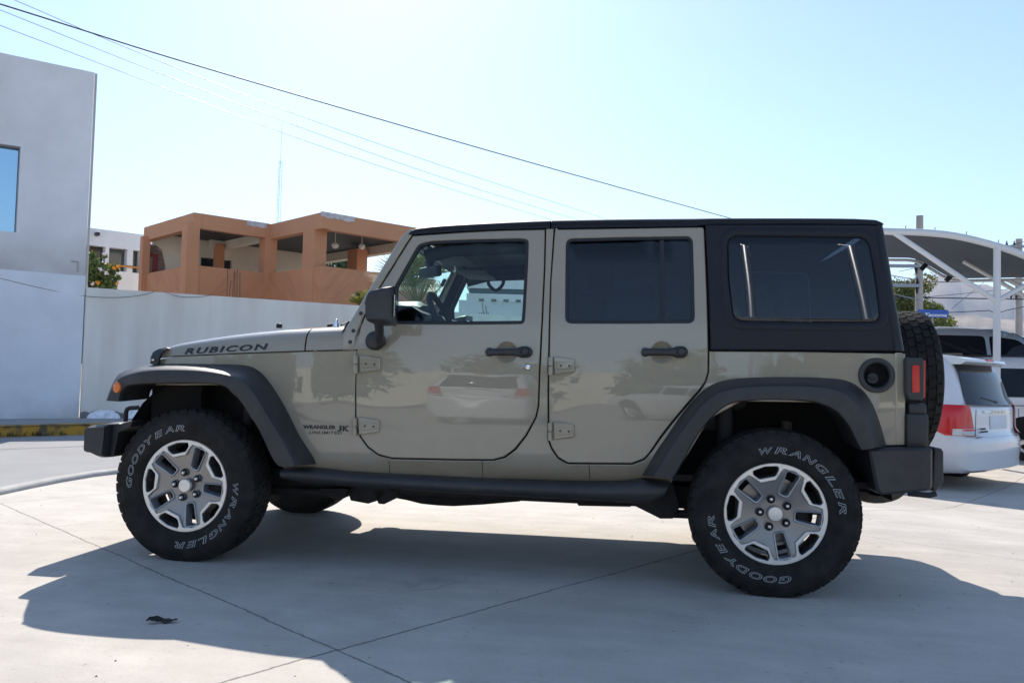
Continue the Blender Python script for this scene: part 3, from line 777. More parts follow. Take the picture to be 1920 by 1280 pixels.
rr = [[near(o_)(c[0]-.012+r*cos(2*pi*j/24)*(1+.05*(j % 2)), c[1]-.014+r*sin(2*pi*j/24)*(1+.05*(j % 2)), 0) for j in range(24)] for r, o_ in ((.028, -.045), (.028, -.022), (.024, -.019), (.001, -.018))]
fc = part(MB().grid(rr, closeu=True), 'fuel_cap', seal, fb, smooth=30)
part(MB().box((c[0]-.034, side(*c)+.012, c[1]-.020), (c[0]+.010, side(*c)+.022, c[1]-.008), .003, M=None), 'cap_grip', seal, fc)

# ---- tail lamps
for sg in (0, 1):
    o = [onY(a, b, -.012) for a, b in ((1695.5,674),(1699,669.5),(1725,670.5),(1730,675),(1730.5,746),(1726,750),(1704,750.5),(1698,745),(1695.5,735))]
    P2 = [(p.x, p.z) for p in o]
    def tm(x, z, d, s_=sg):
        y = -.034+d; return (x, y if not s_ else W-y, z)
    mb = MB(); panel(mb, P2, [], tm, .13, .05, .006); tl = part(mb, 'tail_lamp', blackp, smooth=35)
    lp = [onY(a, b, -.034) for a, b in ((1710,684.5),(1723.5,684.5),(1724.5,735),(1710,736))]
    mb = MB(); panel(mb, rpoly([(p.x, p.z) for p in lp], .004, 3), [], lambda x, z, d, s_=sg: tm(x, z, d-.003, s_), .006, .05, .001)
    part(mb, 'lens', redlens, tl, smooth=35)
    lx = max(p.x for p in o); z0, z1 = min(p.z for p in o)+.015, max(p.z for p in o)-.015
    y0, y1 = (-.028, .09) if not sg else (W-.09, W+.028)
    part(MB().box((lx-.004, y0, z0), (lx+.006, y1, z1), .003), 'rear_lens', redlens, tl)
# ---- rear bumper
def padd(px, py, Y): p = onY(px, py, Y); return (p.x, p.z)
rbp = [padd(*q, -.10) for q in ((1630,843),(1634,841),(1700,840),(1749,840),(1750,845),(1750,915),(1740,920),(1655,928.5),(1645,923),(1636,880))]
for sg in (0, 1):
    def bmf(x, z, d, s_=sg):
        y = -.10+d; return (x, y if not s_ else W-y, z)
    part(panel(MB(), rpoly(rbp, .012, 3), [], bmf, .34, .08, .012), 'rear_bumper_end', blackp, smooth=35)
xs_ = [p[0] for p in rbp]; zs_ = [p[1] for p in rbp]; bx1 = max(xs_)
pr = [padd(*q, .0) for q in ((1746,839),(1759,838.5),(1764,845),(1764,902),(1750,919),(1742,919))]
mb = MB(); mb.prism([(x, -.04, z) for x, z in pr], (0, W+.08, 0)); mb.box((bx1-.25, .1, min(zs_)+.06), (bx1-.01, W-.1, max(zs_)-.01), .01)
part(mb, 'rear_bumper', blackp, bev=.008)
# tow hook loop under the bumper, trailer plug block above it
p = onY(1735, 926, .3); part(MB().tube([p+Vector((-.08, 0, 0)), p+Vector((.02, 0, -.005)), p+Vector((.05, 0, .005))], .014, 10), 'tow_hook', seal, smooth=50)
a, b = padd(1699, 836, -.02), padd(1741, 776, -.02)
mb = MB(); mb.box((a[0], -.03, a[1]-.02), (b[0], .16, b[1]), .012); a2, b2 = padd(1703, 778, 0), padd(1737, 756, 0)
mb.box((a2[0], -.01, a2[1]), (b2[0], .12, b2[1]), .012); part(mb, 'bumper_corner_block', blackp, smooth=40)
mb = MB(); mb.box((a[0], W-.16, a[1]-.02), (b[0], W+.03, b[1]), .012); part(mb, 'bumper_corner_block', blackp, smooth=40)

# ================================================================== wheels
TR, WR = .402, .2365
def tyre_mesh(width=.24, nblk=44):
    mb = MB(); h = width
    prof = [(.236, .004), (.243, -.006), (.256, -.014), (.275, -.021), (.300, -.0255), (.325, -.0265), (.345, -.0235), (.352, -.0185), (.357, -.0195), (.372, -.012), (.384, -.002), (.391, .012)]
    cen = h/2-.026
    back = [(r, 2*cen-y) for r, y in reversed(prof)]
    prof2 = prof+[(.393, .028), (.395, cen), (.393, 2*cen-.028)]+back+[(.225, 2*cen-.02), (.225, .02)]
    prof2 = prof2[:]
    mb.lathe(prof2, 96, closed=True)
    # tread blocks: five staggered rows plus shoulder lugs
    rowsY = [(-.002, .030, 0, .386, .396), (.036, .072, .5, .398, .4015), (.078, .116, .15, .4, .4025), (.122, .158, .65, .398, .4015), (.164, .197, .1, .386, .396)]
    for (y0, y1, ph, ra, rb) in rowsY:
        for k in range(nblk):
            a0 = 2*pi*(k+ph)/nblk; da = 2*pi/nblk
            sk = .25*da
            pts = []
            # zig-zag block outline in (angle, y)
            for u, v in ((.06, 0), (.50, -.0), (.80, .0), (.86, .5), (.95, 1), (.50, 1), (.16, 1), (.10, .5)):
                pts.append((a0+da*(u+(.12*sin(v*pi))), y0+(y1-y0)*v))
            if ra < .39:
                ro = lambda y: .4005 if (.02 < y < .175) else .392
                rr = [ra+.0 if (y < .0 or y > .195) else .399 for a, y in pts]
            else: rr = [rb]*8
            o_ = [(r*cos(a), y, r*sin(a)) for (a, y), r in zip(pts, rr)]
            if ra < .39:
                ed = 0 if y0 < .05 else 1
                o_ = []
                for (a, y) in pts:
                    out = (abs(y-y0) < 1e-6) if ed == 0 else (abs(y-y1) < 1e-6)
                    r = .393 if out else .4005
                    o_.append((r*cos(a), y, r*sin(a)))
            i_ = [(p[0]*.972, p[1], p[2]*.972) for p in o_]
            mb.add(o_+i_, [tuple(range(8))]+[(j, (j+1) % 8, 8+(j+1) % 8, 8+j) for j in range(8)])
        # shoulder lugs going down the sidewall
    for side_ in (0, 1):
        for k in range(nblk):
            a0 = 2*pi*(k+(0 if side_ == 0 else .1))/nblk; da = 2*pi/nblk; w_ = .42 if k % 2 else .62
            L = []
            for (r, y) in ((.3955, .004), (.386, -.0035), (.372, -.0145), (.366, -.0165)):
                yy = y if side_ == 0 else 2*cen-y
                L.append([(r*cos(a0+da*u), yy, r*sin(a0+da*u)) for u in (.08, .08+w_)])
            mb.grid(L)
    mb.v = [(x*k, y, z*k) for x, y, z in mb.v for k in (1-.030*min(1, max(0, (sqrt(x*x+z*z)-.30)/.09))*.55,)]
    return mb
def flatten(mb, ang, off):
    """flatten the contact patch: points below the ground plane are lifted to it (wheel centre at height off)"""
    pass
def arc_text(mb, s, start, end, rin, rout, y, tube=.0011):
    """outline lettering running clockwise from angle start to end (degrees)"""
    n = len(s); span = (start-end)
    for i, ch in enumerate(s):
        v, f = text_mesh(ch, 0.28, .03, outline=.0)
        cu = None
        v, f = text_mesh(ch, 0.22, .008, outline=.016)
        x0, x1 = min(p[0] for p in v), max(p[0] for p in v); y0, y1 = min(p[1] for p in v), max(p[1] for p in v)
        cw = span/n; a0 = start-cw*i-cw*.02; a1 = start-cw*(i+1)+cw*.09
        out = []
        for p in v:
            u = (p[0]-x0)/(x1-x0); t = (p[1]-y0)/(y1-y0); a = radians(a0+(a1-a0)*u); r = rin+(rout-rin)*t
            yy = y(r)-.0008-p[2]*.03
            out.append((r*cos(a), yy, r*sin(a)))
        mb.add(out, f)
    return mb
side_y = lambda r: float(np.interp(r, [.256, .275, .3, .325, .345], [-.014, -.021, -.0255, -.0265, -.0235]))
tm_ = tyre_mesh()
def rimshape(a_mid): pass
def pol(r, a): return (r*cos(radians(a)), r*sin(radians(a)))
WIN = [67+72*k for k in range(5)]; POC = [31+72*k for k in range(5)]
def star_outline():
    P = []
    for k in range(5):
        w_ = 67+72*k; p_ = 31+72*k
        P += [pol(.158, p_-13), pol(.158, p_+13), pol(.190, p_+18.5), pol(.213, w_-13.5), pol(.217, w_), pol(.213, w_+13.5), pol(.190, p_+72-18.5)]
    return P
def pocket(k, g=0.0):
    p_ = POC[k]; return rpoly([pol(.175+g, p_-12.5), pol(.175+g, p_+12.5), pol(.205, p_+17-g*60), pol(.2215-g, p_+15.5-g*60), pol(.2235-g, p_), pol(.2215-g, p_-15.5+g*60), pol(.205, p_-17+g*60)], .007, 3)
def window(k, g=0.0):
    a = radians(WIN[k]); c, s_ = cos(a), sin(a); out = []
    for u, v in ((.098-g, -.016-g), (.203+g, -.027-g), (.203+g, .027+g), (.098-g, .016+g)): out.append((u*c-v*s_, u*s_+v*c))
    return rpoly(out, .010+g*.5, 4)
def dish(r): return .009+.026*max(0, min(1, (.20-r)/.13))
def make_wheel(name, X, sg, steer=0.0, spare=False, txt=None):
    wh_parts = []
    mb = MB()
    fm = lambda x, z, d: (x, d, z)
    panel(mb, disc(0, 0, WR, 80), [star_outline()]+[pocket(k) for k in range(5)], fm, .022, .03, .003)
    wheel = mb.build(name, machined, None, smooth=35); wheel.parent = car
    def sub(mb, nm, m, **k):
        o = mb.build(nm, m, None, **k); o.parent = wheel; return o
    mb = MB()
    fd = lambda x, z, d: (x, dish(sqrt(x*x+z*z))+d, z)
    panel(mb, offset(star_outline(), -.001), [window(k, .003) for k in range(5)], fd, .028, .018, .003)
    sub(mb, 'spoke_plate', greywheel, smooth=40)
    mb = MB()
    for k in range(5):
        rr = []
        for g, dd in ((.0125, .006), (.0115, -.004), (.0085, -.0075), (.0045, -.006), (.001, .006), (.0, .05)):
            rr.append([fd(x, z, dd) for x, z in window(k, g)])
        mb.grid(rr, closeu=True)
    sub(mb, 'window_bead', greyring, smooth=50)
    mb = MB()
    for k in range(5):
        rr = [[fm(x, z, dd) for x, z in pocket(k, g)] for g, dd in ((0, .01), (.002, .05), (.006, .075))]
        mb.grid(rr, closeu=True)
    mb.lathe([(WR-.002, .004), (WR, .02), (.222, .03), (.215, .09), (.222, .17), (.235, .185)], 64)
    sub(mb, 'rim_barrel', greywheel, smooth=50)
    mb = MB(); mb.lathe([(.034, .020), (.034, .004), (.031, .0), (.015, -.0015), (.0005, -.002)], 32); sub(mb, 'centre_cap', machined, smooth=40)
    for k in range(5):
        a = radians(POC[k]+2); cx_, cz_ = .067*cos(a), .067*sin(a)
        mb = MB(); mb.lathe([(.019, .022), (.0195, .0225)], 8)
        mb.lathe([(.011, .04), (.0115, .018), (.010, .012), (.006, .008), (.0005, .007)], 6)
        mb.v = [(x+cx_, y, z+cz_) for x, y, z in mb.v]; sub(mb, 'lug_nut', chrome, smooth=30)
    mb = MB()
    for k in range(5):
        a = radians(POC[k]+2); cx_, cz_ = .067*cos(a), .067*sin(a)
        n0 = len(mb.v); mb.lathe([(.0195, .0245), (.0005, .0245)], 18); mb.v[n0:] = [(x+cx_, y, z+cz_) for x, y, z in mb.v[n0:]]
    sub(mb, 'lug_recess', gap)
    mb = MB(); mb.lathe([(.152, .10), (.165, .10), (.165, .125), (.152, .125), (.07, .12), (.07, .08), (.0005, .08)], 40); sub(mb, 'brake_disc', steel, smooth=35)
    mb = MB(); mb.box((.06, .07, -.05), (.17, .15, .09), .015); mb.lathe([(.20, .15), (.0005, .16)], 32); sub(mb, 'brake_caliper', darkmet, smooth=40)
    t = MB(); t.v = list(tm_.v); t.f = list(tm_.f); t.m = list(tm_.m)
    ty = sub(t, 'tyre', rubber, smooth=32, normals=True)
    if not spare:
        for v in ty.data.vertices:            # contact patch pressed flat on the ground
            if v.co.z < -.3835: v.co.z = -.3835
    if txt:
        for s_, a0, a1 in txt:
            mb = MB(); arc_text(mb, s_, a0, a1, .282, .313, side_y); sub(mb, 'tyre_lettering', white_ink, normals=False)
    return wheel
def place(o, x, y, z, flip=False, rx=None, steer=0.0):
    Mx = Matrix.Translation(Vector((x, y, z))-Vector(car.location))
    if rx is not None: Mx = Mx @ rx
    elif flip: Mx = Mx @ Matrix.Rotation(pi+steer, 4, 'Z')
    else: Mx = Mx @ Matrix.Rotation(steer, 4, 'Z')
    o.matrix_basis = Mx
HZ = .384
wf_ = make_wheel('wheel', 0, 0, txt=[('GOODYEAR', 184, 88), ('WRANGLER', 6, -96)]); place(wf_, 0.0, -.10, HZ, steer=radians(-2.0))
wr_ = make_wheel('wheel', 0, 0, txt=[('WRANGLER', 106, 2), ('GOODYEAR', -76, -178)]); place(wr_, 2.946, -.10, HZ)
def copy_wheel(src):
    c = src.copy(); COL.objects.link(c); c.parent = car
    for ch in src.children:
        k = ch.copy(); COL.objects.link(k); k.parent = c
    return c
c = copy_wheel(wr_); place(c, 0.0, W+.10, HZ, flip=True, steer=radians(-2.0))
c = copy_wheel(wr_); place(c, 2.946, W+.10, HZ, flip=True)
sp = make_wheel('spare_wheel', 0, 0, spare=True)
# spare hangs on the tailgate, outer face looking backwards
xs_p = onY(1781, 712, .40).x
place(sp, xs_p-.028, .80, 1.02, rx=Matrix.Rotation(pi/2, 4, 'Z'))
part(MB().tube([(3.46, .80, 1.02), (xs_p-.06, .80, 1.02)], .09, 16), 'spare_carrier', darkmet, smooth=40)

# ================================================================== underbody
def uy(L, Y): return [onY(a, b, Y) for a, b in L]
mb = MB()
for y in (.30, W-.38):
    z = onY(800, 934, .30).z
    mb.box((-.42, y, z+.01), (3.42, y+.08, z+.13), .01)
for x in (.55, 1.35, 2.2, 3.3): mb.box((x, .36, .42), (x+.09, W-.36, .50), .01)
part(mb, 'frame', darkmet)
sk_ = uy([(735,925),(745,934),(762,937),(790,944),(820,947),(850,948.5),(905,945.5),(975,939.5),(985,925)], .62)
mb = MB(); mb.prism(sk_, (0, .45, 0)); part(mb, 'transmission_skid', darkmet)
fk = uy([(960,915),(974,938.5),(1083,943),(1083,948),(1184,950),(1190,920)], .34)
mb = MB(); mb.prism(fk, (0, .50, 0)); part(mb, 'fuel_tank_skid', darkmet, bev=.01)
mb = MB()
mb.prism(uy([(640,905),(652,921),(657,938),(690,944),(712,937),(728,934),(735,905)], .28), (0, .10, 0)); mb.prism(uy([(700,918),(709,944),(720,945),(745,933),(745,918)], .28), (0, .09, 0))
mb.prism(uy([(598,915),(612,930),(628,937),(645,934),(655,915)], .24), (0, .09, 0))
explode(part(mb, 'control_arm_bracket', darkmet, bev=.004), .01)
mb = MB(); a, b = onY(640, 925, .26), Vector((0, .26, .33)); mb.tube([a, b], .024, 10)
a2, b2 = onY(640, 925, W-.26), Vector((0, W-.26, .33)); mb.tube([a2, b2], .024, 10)
a, b = onY(1255, 962, .2), Vector((2.946, .2, .32)); mb.tube([a, b], .022, 10); mb.tube([Vector((a.x, W-.2, a.z)), Vector((b.x, W-.2, b.z))], .022, 10)
explode(part(mb, 'control_arm', darkmet, smooth=50))
mb = MB(); mb.prism(uy([(1160,930),(1186,946),(1238,972),(1262,972),(1275,950),(1262,905)], .16), (0, .09, 0)); part(mb, 'rear_arm_bracket', darkmet, bev=.004)
mb = MB()
for x in (0, 2.946):
    mb.tube([(x, .06, HZ), (x, W-.06, HZ)], .042, 14)
    cy = W/2+(.25 if x == 0 else 0); rr = [[(x+.14*s_*cos(q), cy+.10*s_*sin(q) , HZ+o_) for q in [2*pi*j/20 for j in range(20)]] for s_, o_ in ((.3, .13), (.8, .09), (1, 0), (.8, -.10), (.3, -.13))]
    mb.grid(rr, closeu=True)
mb.tube([(.0, W/2+.25, HZ), (1.3, W/2+.05, .5), (2.946, W/2, HZ)], .032, 10)
part(mb, 'axle', darkmet, smooth=50)
mb = MB()
for x, y in ((.0, .33), (.0, W-.33), (2.9, .33), (2.9, W-.33)):
    pts = [(x+.055*cos(2*pi*k/12), y+.055*sin(2*pi*k/12), .43+.30*k/96) for k in range(97)]
    mb.tube(pts, .008, 6)
    mb.tube([(x+.12, y-.07, .36), (x+.16, y-.05, .80)], .028, 10)
explode(part(mb, 'spring_and_shock', dirtymet, smooth=50), .004)
mb = MB(); mc = onY(1608, 905, .75)
rr = []
for k, y in ((.5, .35), (.9, .37), (1, .42), (1, 1.10), (.9, 1.15), (.5, 1.17)): rr.append([(mc.x+.16*k*cos(q), y, mc.z+.03+.095*k*sin(q)) for q in [2*pi*j/24 for j in range(24)]])
mb.grid(rr, closeu=True); part(mb, 'muffler', dirtymet, smooth=50)
# floor pan and firewall keep light out of the body
mb = MB(); mb.box((.50, .06, .50), (3.42, W-.06, .53)); mb.box((.44, .10, .50), (.50, W-.10, 1.10)); mb.box((-.34, .34, .50), (.44, W-.34, .60)); mb.box((-.30, .34, .6), (.44, .36, .95)); mb.box((-.30, W-.36, .6), (.44, W-.34, .95))
part(mb, 'floor_pan', darkmet)

# ================================================================== interior
mb = MB(); dz = onY(770, 585, .45).z
dx0 = PA.x+.12
prof = [(dx0-.04, .9), (dx0-.04, dz-.03), (dx0+.03, dz), (dx0+.20, dz+.005), (dx0+.26, dz-.03), (dx0+.27, dz-.16), (dx0+.20, dz-.35), (dx0+.1, .75)]
mb.grid([[(x, y, z) for x, z in prof] for y in (.07, .3, .6, .9, 1.2, W-.07)], closeu=True)
part(mb, 'dashboard', dashm, smooth=35)
mb = MB(); hx = onY(775, 580, .38).x; rr = []
for y in (.22, .24, .30, .38, .46, .52, .54):
    k = sqrt(max(.05, 1-((y-.38)/.17)**2)); rr.append([(hx-.10, y, dz-.02), (hx-.06, y, dz+.05*k), (hx+.04, y, dz+.055*k), (hx+.08, y, dz+.03*k), (hx+.07, y, dz-.04)])
mb.grid(rr, closeu=True); part(mb, 'instrument_hood', dashm, smooth=50)
st = thing
top = onY(808, 551, .40); cz = top.z-.168; cx_ = top.x+.085
ax = Vector((cos(radians(27)), 0, sin(radians(27)))); u_ = Vector((0, 1, 0)); v_ = Vector((-sin(radians(27)), 0, cos(radians(27))))
C0 = Vector((cx_, .40, cz)); mb = MB()
ring = [[tuple(C0+(u_*cos(a)+v_*sin(a))*(.185+.017*cos(b))+ax*(.017*sin(b))) for b in [2*pi*j/10 for j in range(10)]] for a in [2*pi*i/40 for i in range(40)]]
mb.grid(ring, closeu=True, closev=True)
for a in (180, 0, 270, 250): mb.tube([C0-ax*.03, C0+(u_*cos(radians(a))+v_*sin(radians(a)))*.18], .014, 8)
mb.tube([C0-ax*.35, C0-ax*.04, C0-ax*.02, C0-ax*.0], [.03, .04, .065, .055], 16)
part(mb, 'steering_wheel', interior, smooth=50)
mb = MB(); p = onY(806, 510, .74)
Mm = Matrix.Translation(p) @ Matrix.Rotation(radians(42), 4, 'Z') @ Matrix.Rotation(radians(-8), 4, 'Y')
mb.box((-.02, -.115, -.034), (.022, .115, .034), .014, M=Mm); t = wsp(LN*.86, .02, .76); mb.tube([p, Vector(t)], .01, 8)
mb.box((-.02, -.03, .035), (.02, .03, .075), .008, M=Mm); part(mb, 'rear_view_mirror', seal, smooth=40)
# padded roll cage
mb = MB(); zc = 1.66
for y in (.20, W-.20):
    mb.tube([(PB.x+.10, y, zc-.04), (PB.x+.25, y, zc), (1.8, y, zc+.02), (2.6, y, zc+.03), (3.15, y, zc-.02), (3.35, y, .85)], .038, 12)
    mb.tube([(1.88, y, zc), (1.90, y-.04 if y < .8 else y+.04, .6)], .042, 12)
    mb.tube([(2.72, y, zc), (2.74, y-.04 if y < .8 else y+.04, .6)], .040, 12)
for x in (1.85, 2.7): mb.tube([(x, .2, zc+.02), (x, W-.2, zc+.02)], .038, 12)
part(mb, 'roll_cage', interior, smooth=50)
for y, s_ in ((.42, 0), (W-.42, 0)):
    mb = MB(); mb.box((1.38, y-.25, .72), (1.90, y+.25, .90), .05, seg=3)
    Ms = Matrix.Translation((1.90, y, .88)) @ Matrix.Rotation(radians(14), 4, 'Y')
    mb.box((-.06, -.24, -.05), (.09, .24, .56), .05, M=Ms, seg=3); mb.box((-.03, -.12, .60), (.08, .12, .80), .04, M=Ms, seg=3)
    part(mb, 'front_seat', interior, smooth=50)
mb = MB(); mb.box((2.3, .18, .74), (2.75, W-.18, .92), .05)
mb.box((2.72, .18, .85), (2.86, W-.18, 1.42), .05)
for y in (.45, .78, 1.11): mb.box((2.76, y-.11, 1.44), (2.84, y+.11, 1.60), .03)
part(mb, 'rear_bench', interior, smooth=50)
# door trim panels inside, below the glass
for f_ in (near, far):
    for D, nm in ((D1, 0), (D2, 1)):
        zs = min(p[1] for p in (W1 if nm == 0 else W2)); q = [p for p in offset(D, .04) if p[1] < zs-.02]
        part(panel(MB(), q, [], f_(-.045), .03, .1, .006), 'door_trim', interior, smooth=35)
for x0_, y_, f_ in ((1.42, 0, 0),):
    a, b = onY(917, 517, W-.16), onY(943, 512, W-.16)
    mb = MB(); m_ = onY(930, 544, W-.18); mb.tube(spline([a, a.lerp(m_, .6)+Vector((-.03, 0, 0)), m_, b.lerp(m_, .6)+Vector((.03, 0, 0)), b], 5), .012, 8)
    part(mb, 'grab_strap', seal, smooth=50)
mb = MB(); fx = onY(889, 590, W-.05)
# sun visors
mb = MB()
for y in (.42, W-.42): mb.box((PB.x+.12, y-.20, 1.625), (PB.x+.30, y+.20, 1.645), .008)
explode(part(mb, 'sun_visor', headliner))

# ================================================================== the place: ground
def U2(a): return Vector((cos(radians(a)), sin(radians(a)), 0))
C0w = ground(147, 782, .15)
# direction of the white building's front wall, and of its perpendicular
AW = 44.0
u, v = U2(AW), U2(AW+90)

def concrete_mat():
    m = bpy.data.materials.new('concrete_slab'); m.use_nodes = True; nt = m.node_tree; N = nt.nodes; L = nt.links; b = N['Principled BSDF']
    g = N.new('ShaderNodeNewGeometry')
    def noise(scale, det=6, rough=.6, vec=None):
        n = N.new('ShaderNodeTexNoise'); n.inputs['Scale'].default_value = scale; n.inputs['Detail'].default_value = det; n.inputs['Roughness'].default_value = rough
        L.new(vec if vec else g.outputs['Position'], n.inputs['Vector']); return n.outputs[0]
    def math_(op, a, b_=None, c=None):
        n = N.new('ShaderNodeMath'); n.operation = op
        for i, x in enumerate((a, b_, c)):
            if x is None: continue
            if isinstance(x, (int, float)): n.inputs[i].default_value = x
            else: L.new(x, n.inputs[i])
        return n.outputs[0]
    def rng(x, a, b_, c, d):
        n = N.new('ShaderNodeMapRange'); L.new(x, n.inputs[0]); n.inputs[1].default_value = a; n.inputs[2].default_value = b_; n.inputs[3].default_value = c; n.inputs[4].default_value = d; return n.outputs[0]
    big = rng(noise(.45, 5, .65), .3, .7, .82, 1.10); mid = rng(noise(3.5, 9, .75), .3, .7, .88, 1.08); fine = rng(noise(90, 3), .3, .7, .95, 1.05)
    mp = N.new('ShaderNodeMapping'); mp.inputs['Rotation'].default_value = (0, 0, radians(-20)); mp.inputs['Scale'].default_value = (.5, 3, 1); L.new(g.outputs['Position'], mp.inputs[0])
    trowel = rng(noise(2.2, 8, .65, mp.outputs[0]), .3, .7, .91, 1.07)
    stain = rng(noise(1.1, 10, .75), .60, .74, 1.0, .72)
    val = math_('MULTIPLY', math_('MULTIPLY', math_('MULTIPLY', big, mid), math_('MULTIPLY', fine, trowel)), stain)
    # saw cuts: distance to straight lines, wobbling a little
    sx = N.new('ShaderNodeSeparateXYZ'); L.new(g.outputs['Position'], sx.inputs[0])
    wob = rng(noise(22, 6, .7), 0, 1, -.016, .016); wob2 = rng(noise(1.2, 2), 0, 1, -.02, .02)
    joints = None
    for (p, q, wd, amp) in JOINTS:
        d = (Vector(q)-Vector(p)).normalized(); n = Vector((-d.y, d.x)); c = -n.dot(Vector(p[:2]))
        e = math_('ADD', math_('ADD', math_('MULTIPLY', sx.outputs[0], n.x), math_('MULTIPLY', sx.outputs[1], n.y)), c)
        e = math_('ABSOLUTE', math_('ADD', e, math_('ADD', wob, wob2)))
        e = rng(e, wd*.5, wd, amp, 1.0)
        joints = e if joints is None else math_('MULTIPLY', joints, e)
    vo = N.new('ShaderNodeTexVoronoi'); vo.feature = 'DISTANCE_TO_EDGE'; vo.inputs['Scale'].default_value = .55
    wp = N.new('ShaderNodeTexNoise'); wp.inputs['Scale'].default_value = 1.7; wp.inputs['Detail'].default_value = 7; L.new(g.outputs['Position'], wp.inputs['Vector'])
    wa = N.new('ShaderNodeMix'); wa.data_type = 'VECTOR'; wa.inputs[0].default_value = .35; L.new(g.outputs['Position'], wa.inputs[4]); L.new(wp.outputs['Color'], wa.inputs[5]); L.new(wa.outputs[1], vo.inputs['Vector'])
    cr = rng(vo.outputs['Distance'], .0, .003, .72, 1.0); msk = rng(noise(.9, 3), .57, .63, 0.0, 1.0)
    crack = math_('ADD', math_('MULTIPLY', cr, msk), math_('SUBTRACT', 1.0, msk))
    spots = rng(noise(22, 3, .5), .66, .74, 1.0, .70); grit = rng(noise(300, 2), .66, .8, 1.0, .75)
    val = math_('MULTIPLY', math_('MULTIPLY', val, joints), math_('MULTIPLY', crack, math_('MULTIPLY', spots, grit)))
    sc = N.new('ShaderNodeVectorMath'); sc.operation = 'SCALE'; sc.inputs[0].default_value = (.515, .47, .41); L.new(val, sc.inputs['Scale']); L.new(sc.outputs[0], b.inputs['Base Color'])
    b.inputs['Roughness'].default_value = .75; b.inputs['Specular IOR Level'].default_value = .3
    bp = N.new('ShaderNodeBump'); bp.inputs['Strength'].default_value = .4; bp.inputs['Distance'].default_value = .004
    L.new(math_('ADD', math_('MULTIPLY', joints, 3.0), noise(150, 4)), bp.inputs['Height']); L.new(bp.outputs[0], b.inputs['Normal'])
    return m
g2 = lambda a, b_: ground(a, b_).to_2d()
jx = g2(632, 1218)
dA = (jx-g2(50, 965)).normalized(); dB = (g2(1310, 1030)-jx).normalized()
JOINTS = [(g2(50, 965), jx, .007, .45), (jx, g2(1310, 1030), .008, .40)]
for k_ in (3.9, -3.9, 7.8, 11.7): JOINTS.append((jx+dB*k_, jx+dB*k_+dA, .007, .6))
for k_ in (-4.2, 4.2, -8.4): JOINTS.append((jx+dA*k_, jx+dA*k_+dB, .007, .6))
concrete = concrete_mat()
asphalt = mat('asphalt', (.31, .305, .30), rough=.9, noise=.12, nscale=.9, bump=.5, bscale=140)
earth = mat('dusty_ground', (.33, .29, .24), rough=.95, noise=.15, nscale=.4)
def sheet(name, pts, z, m):
    b = bmesh.new(); vs = [b.verts.new((p[0], p[1], z)) for p in pts]; f = b.faces.new(vs)
    if f.normal.z < 0: f.normal_flip()
    b.normal_update()
    if b.faces[:][0].normal.z < 0: bmesh.ops.reverse_faces(b, faces=b.faces[:])
    me = bpy.data.meshes.new(name); b.to_mesh(me); b.free(); me.materials.append(m)
    o = bpy.data.objects.new(name, me); COL.objects.link(o); o['kind'] = 'structure'; return o
sheet('ground', [(-5000, -5000), (5000, -5000), (5000, 5000), (-5000, 5000)], -.5, earth)
# kerb line of the forecourt traced through the photograph; concrete on the near side
kl = [ground(*q).to_2d() for q in ((0, 928), (60, 915), (120, 903), (180, 893), (222, 888))]
kd = (kl[-1]-kl[-2]).normalized()
k0 = kl[0]+(kl[0]-kl[1]).normalized()*12
kerb_line = [k0]+kl
ang = math.atan2(kd.y, kd.x); p = kl[-1].copy()
for i in range(10):
    ang -= radians(3.2); p = p+Vector((cos(ang), sin(ang)))*.8; kerb_line.append(p.copy())
for i in range(3): p = p+Vector((cos(ang), sin(ang)))*12; kerb_line.append(p.copy())
def sm(a, lo, hi): t = max(0, min(1, (a-lo)/(hi-lo))); return t*t*(3-2*t)
def drop(x, y): return -.31*sm(x+y, 5.8, 12.0)*(1-.35*sm(x+y, 14, 19))
fo_ = [tuple(q) for q in kerb_line]+[(70, 70), (70, -40), (-40, -40)]
b_ = MB(); ins_ = [Vector(p) for p in dens(fo_, 2.0)]; n_ = len(ins_); E_ = [(i, (i+1) % n_) for i in range(n_)]
for gx_ in np.arange(2.2, 20, .5):
    for gy_ in np.arange(-6.3, 20, .5):
        if inpoly(gx_, gy_, fo_): ins_.append(Vector((gx_, gy_)))
vo_, _, fa_, *_r = delaunay_2d_cdt(ins_, E_, [], 0, 1e-6)
b_.add([(p.x, p.y, drop(p.x, p.y)) for p in vo_], [tuple(f) for f in fa_ if inpoly(sum(vo_[i].x for i in f)/3, sum(vo_[i].y for i in f)/3, fo_)])
o = b_.build('concrete_forecourt', concrete, smooth=60, normals=False); o['kind'] = 'structure'
# street between the kerb and the far pavement
sheet('street', [tuple(q) for q in kerb_line]+[tuple((C0w+u*60)[:2]), tuple((C0w-u*60)[:2])], -.012, asphalt)
kerbm = mat('kerb_concrete', (.44, .42, .39), rough=.85, noise=.15, nscale=5, bump=.3, bscale=60)
mb = MB(); rows = []
kd_ = dens([tuple(q) for q in kerb_line], .3, False)
for i, q in enumerate(kd_):
    a, b_ = Vector(kd_[max(i-1, 0)]), Vector(kd_[min(i+1, len(kd_)-1)]); t = (b_-a).normalized(); n = Vector((-t.y, t.x))
    q = Vector(q); rows.append([(q.x+n.x*o_, q.y+n.y*o_, z) for o_, z in ((-.005, -.05), (.0, .018), (.012, .034), (.035, .042), (.075, .042), (.10, .032), (.112, .01), (.115, -.05))])
mb.grid(rows); o = mb.build('kerb', kerbm, smooth=60); o['kind'] = 'structure'
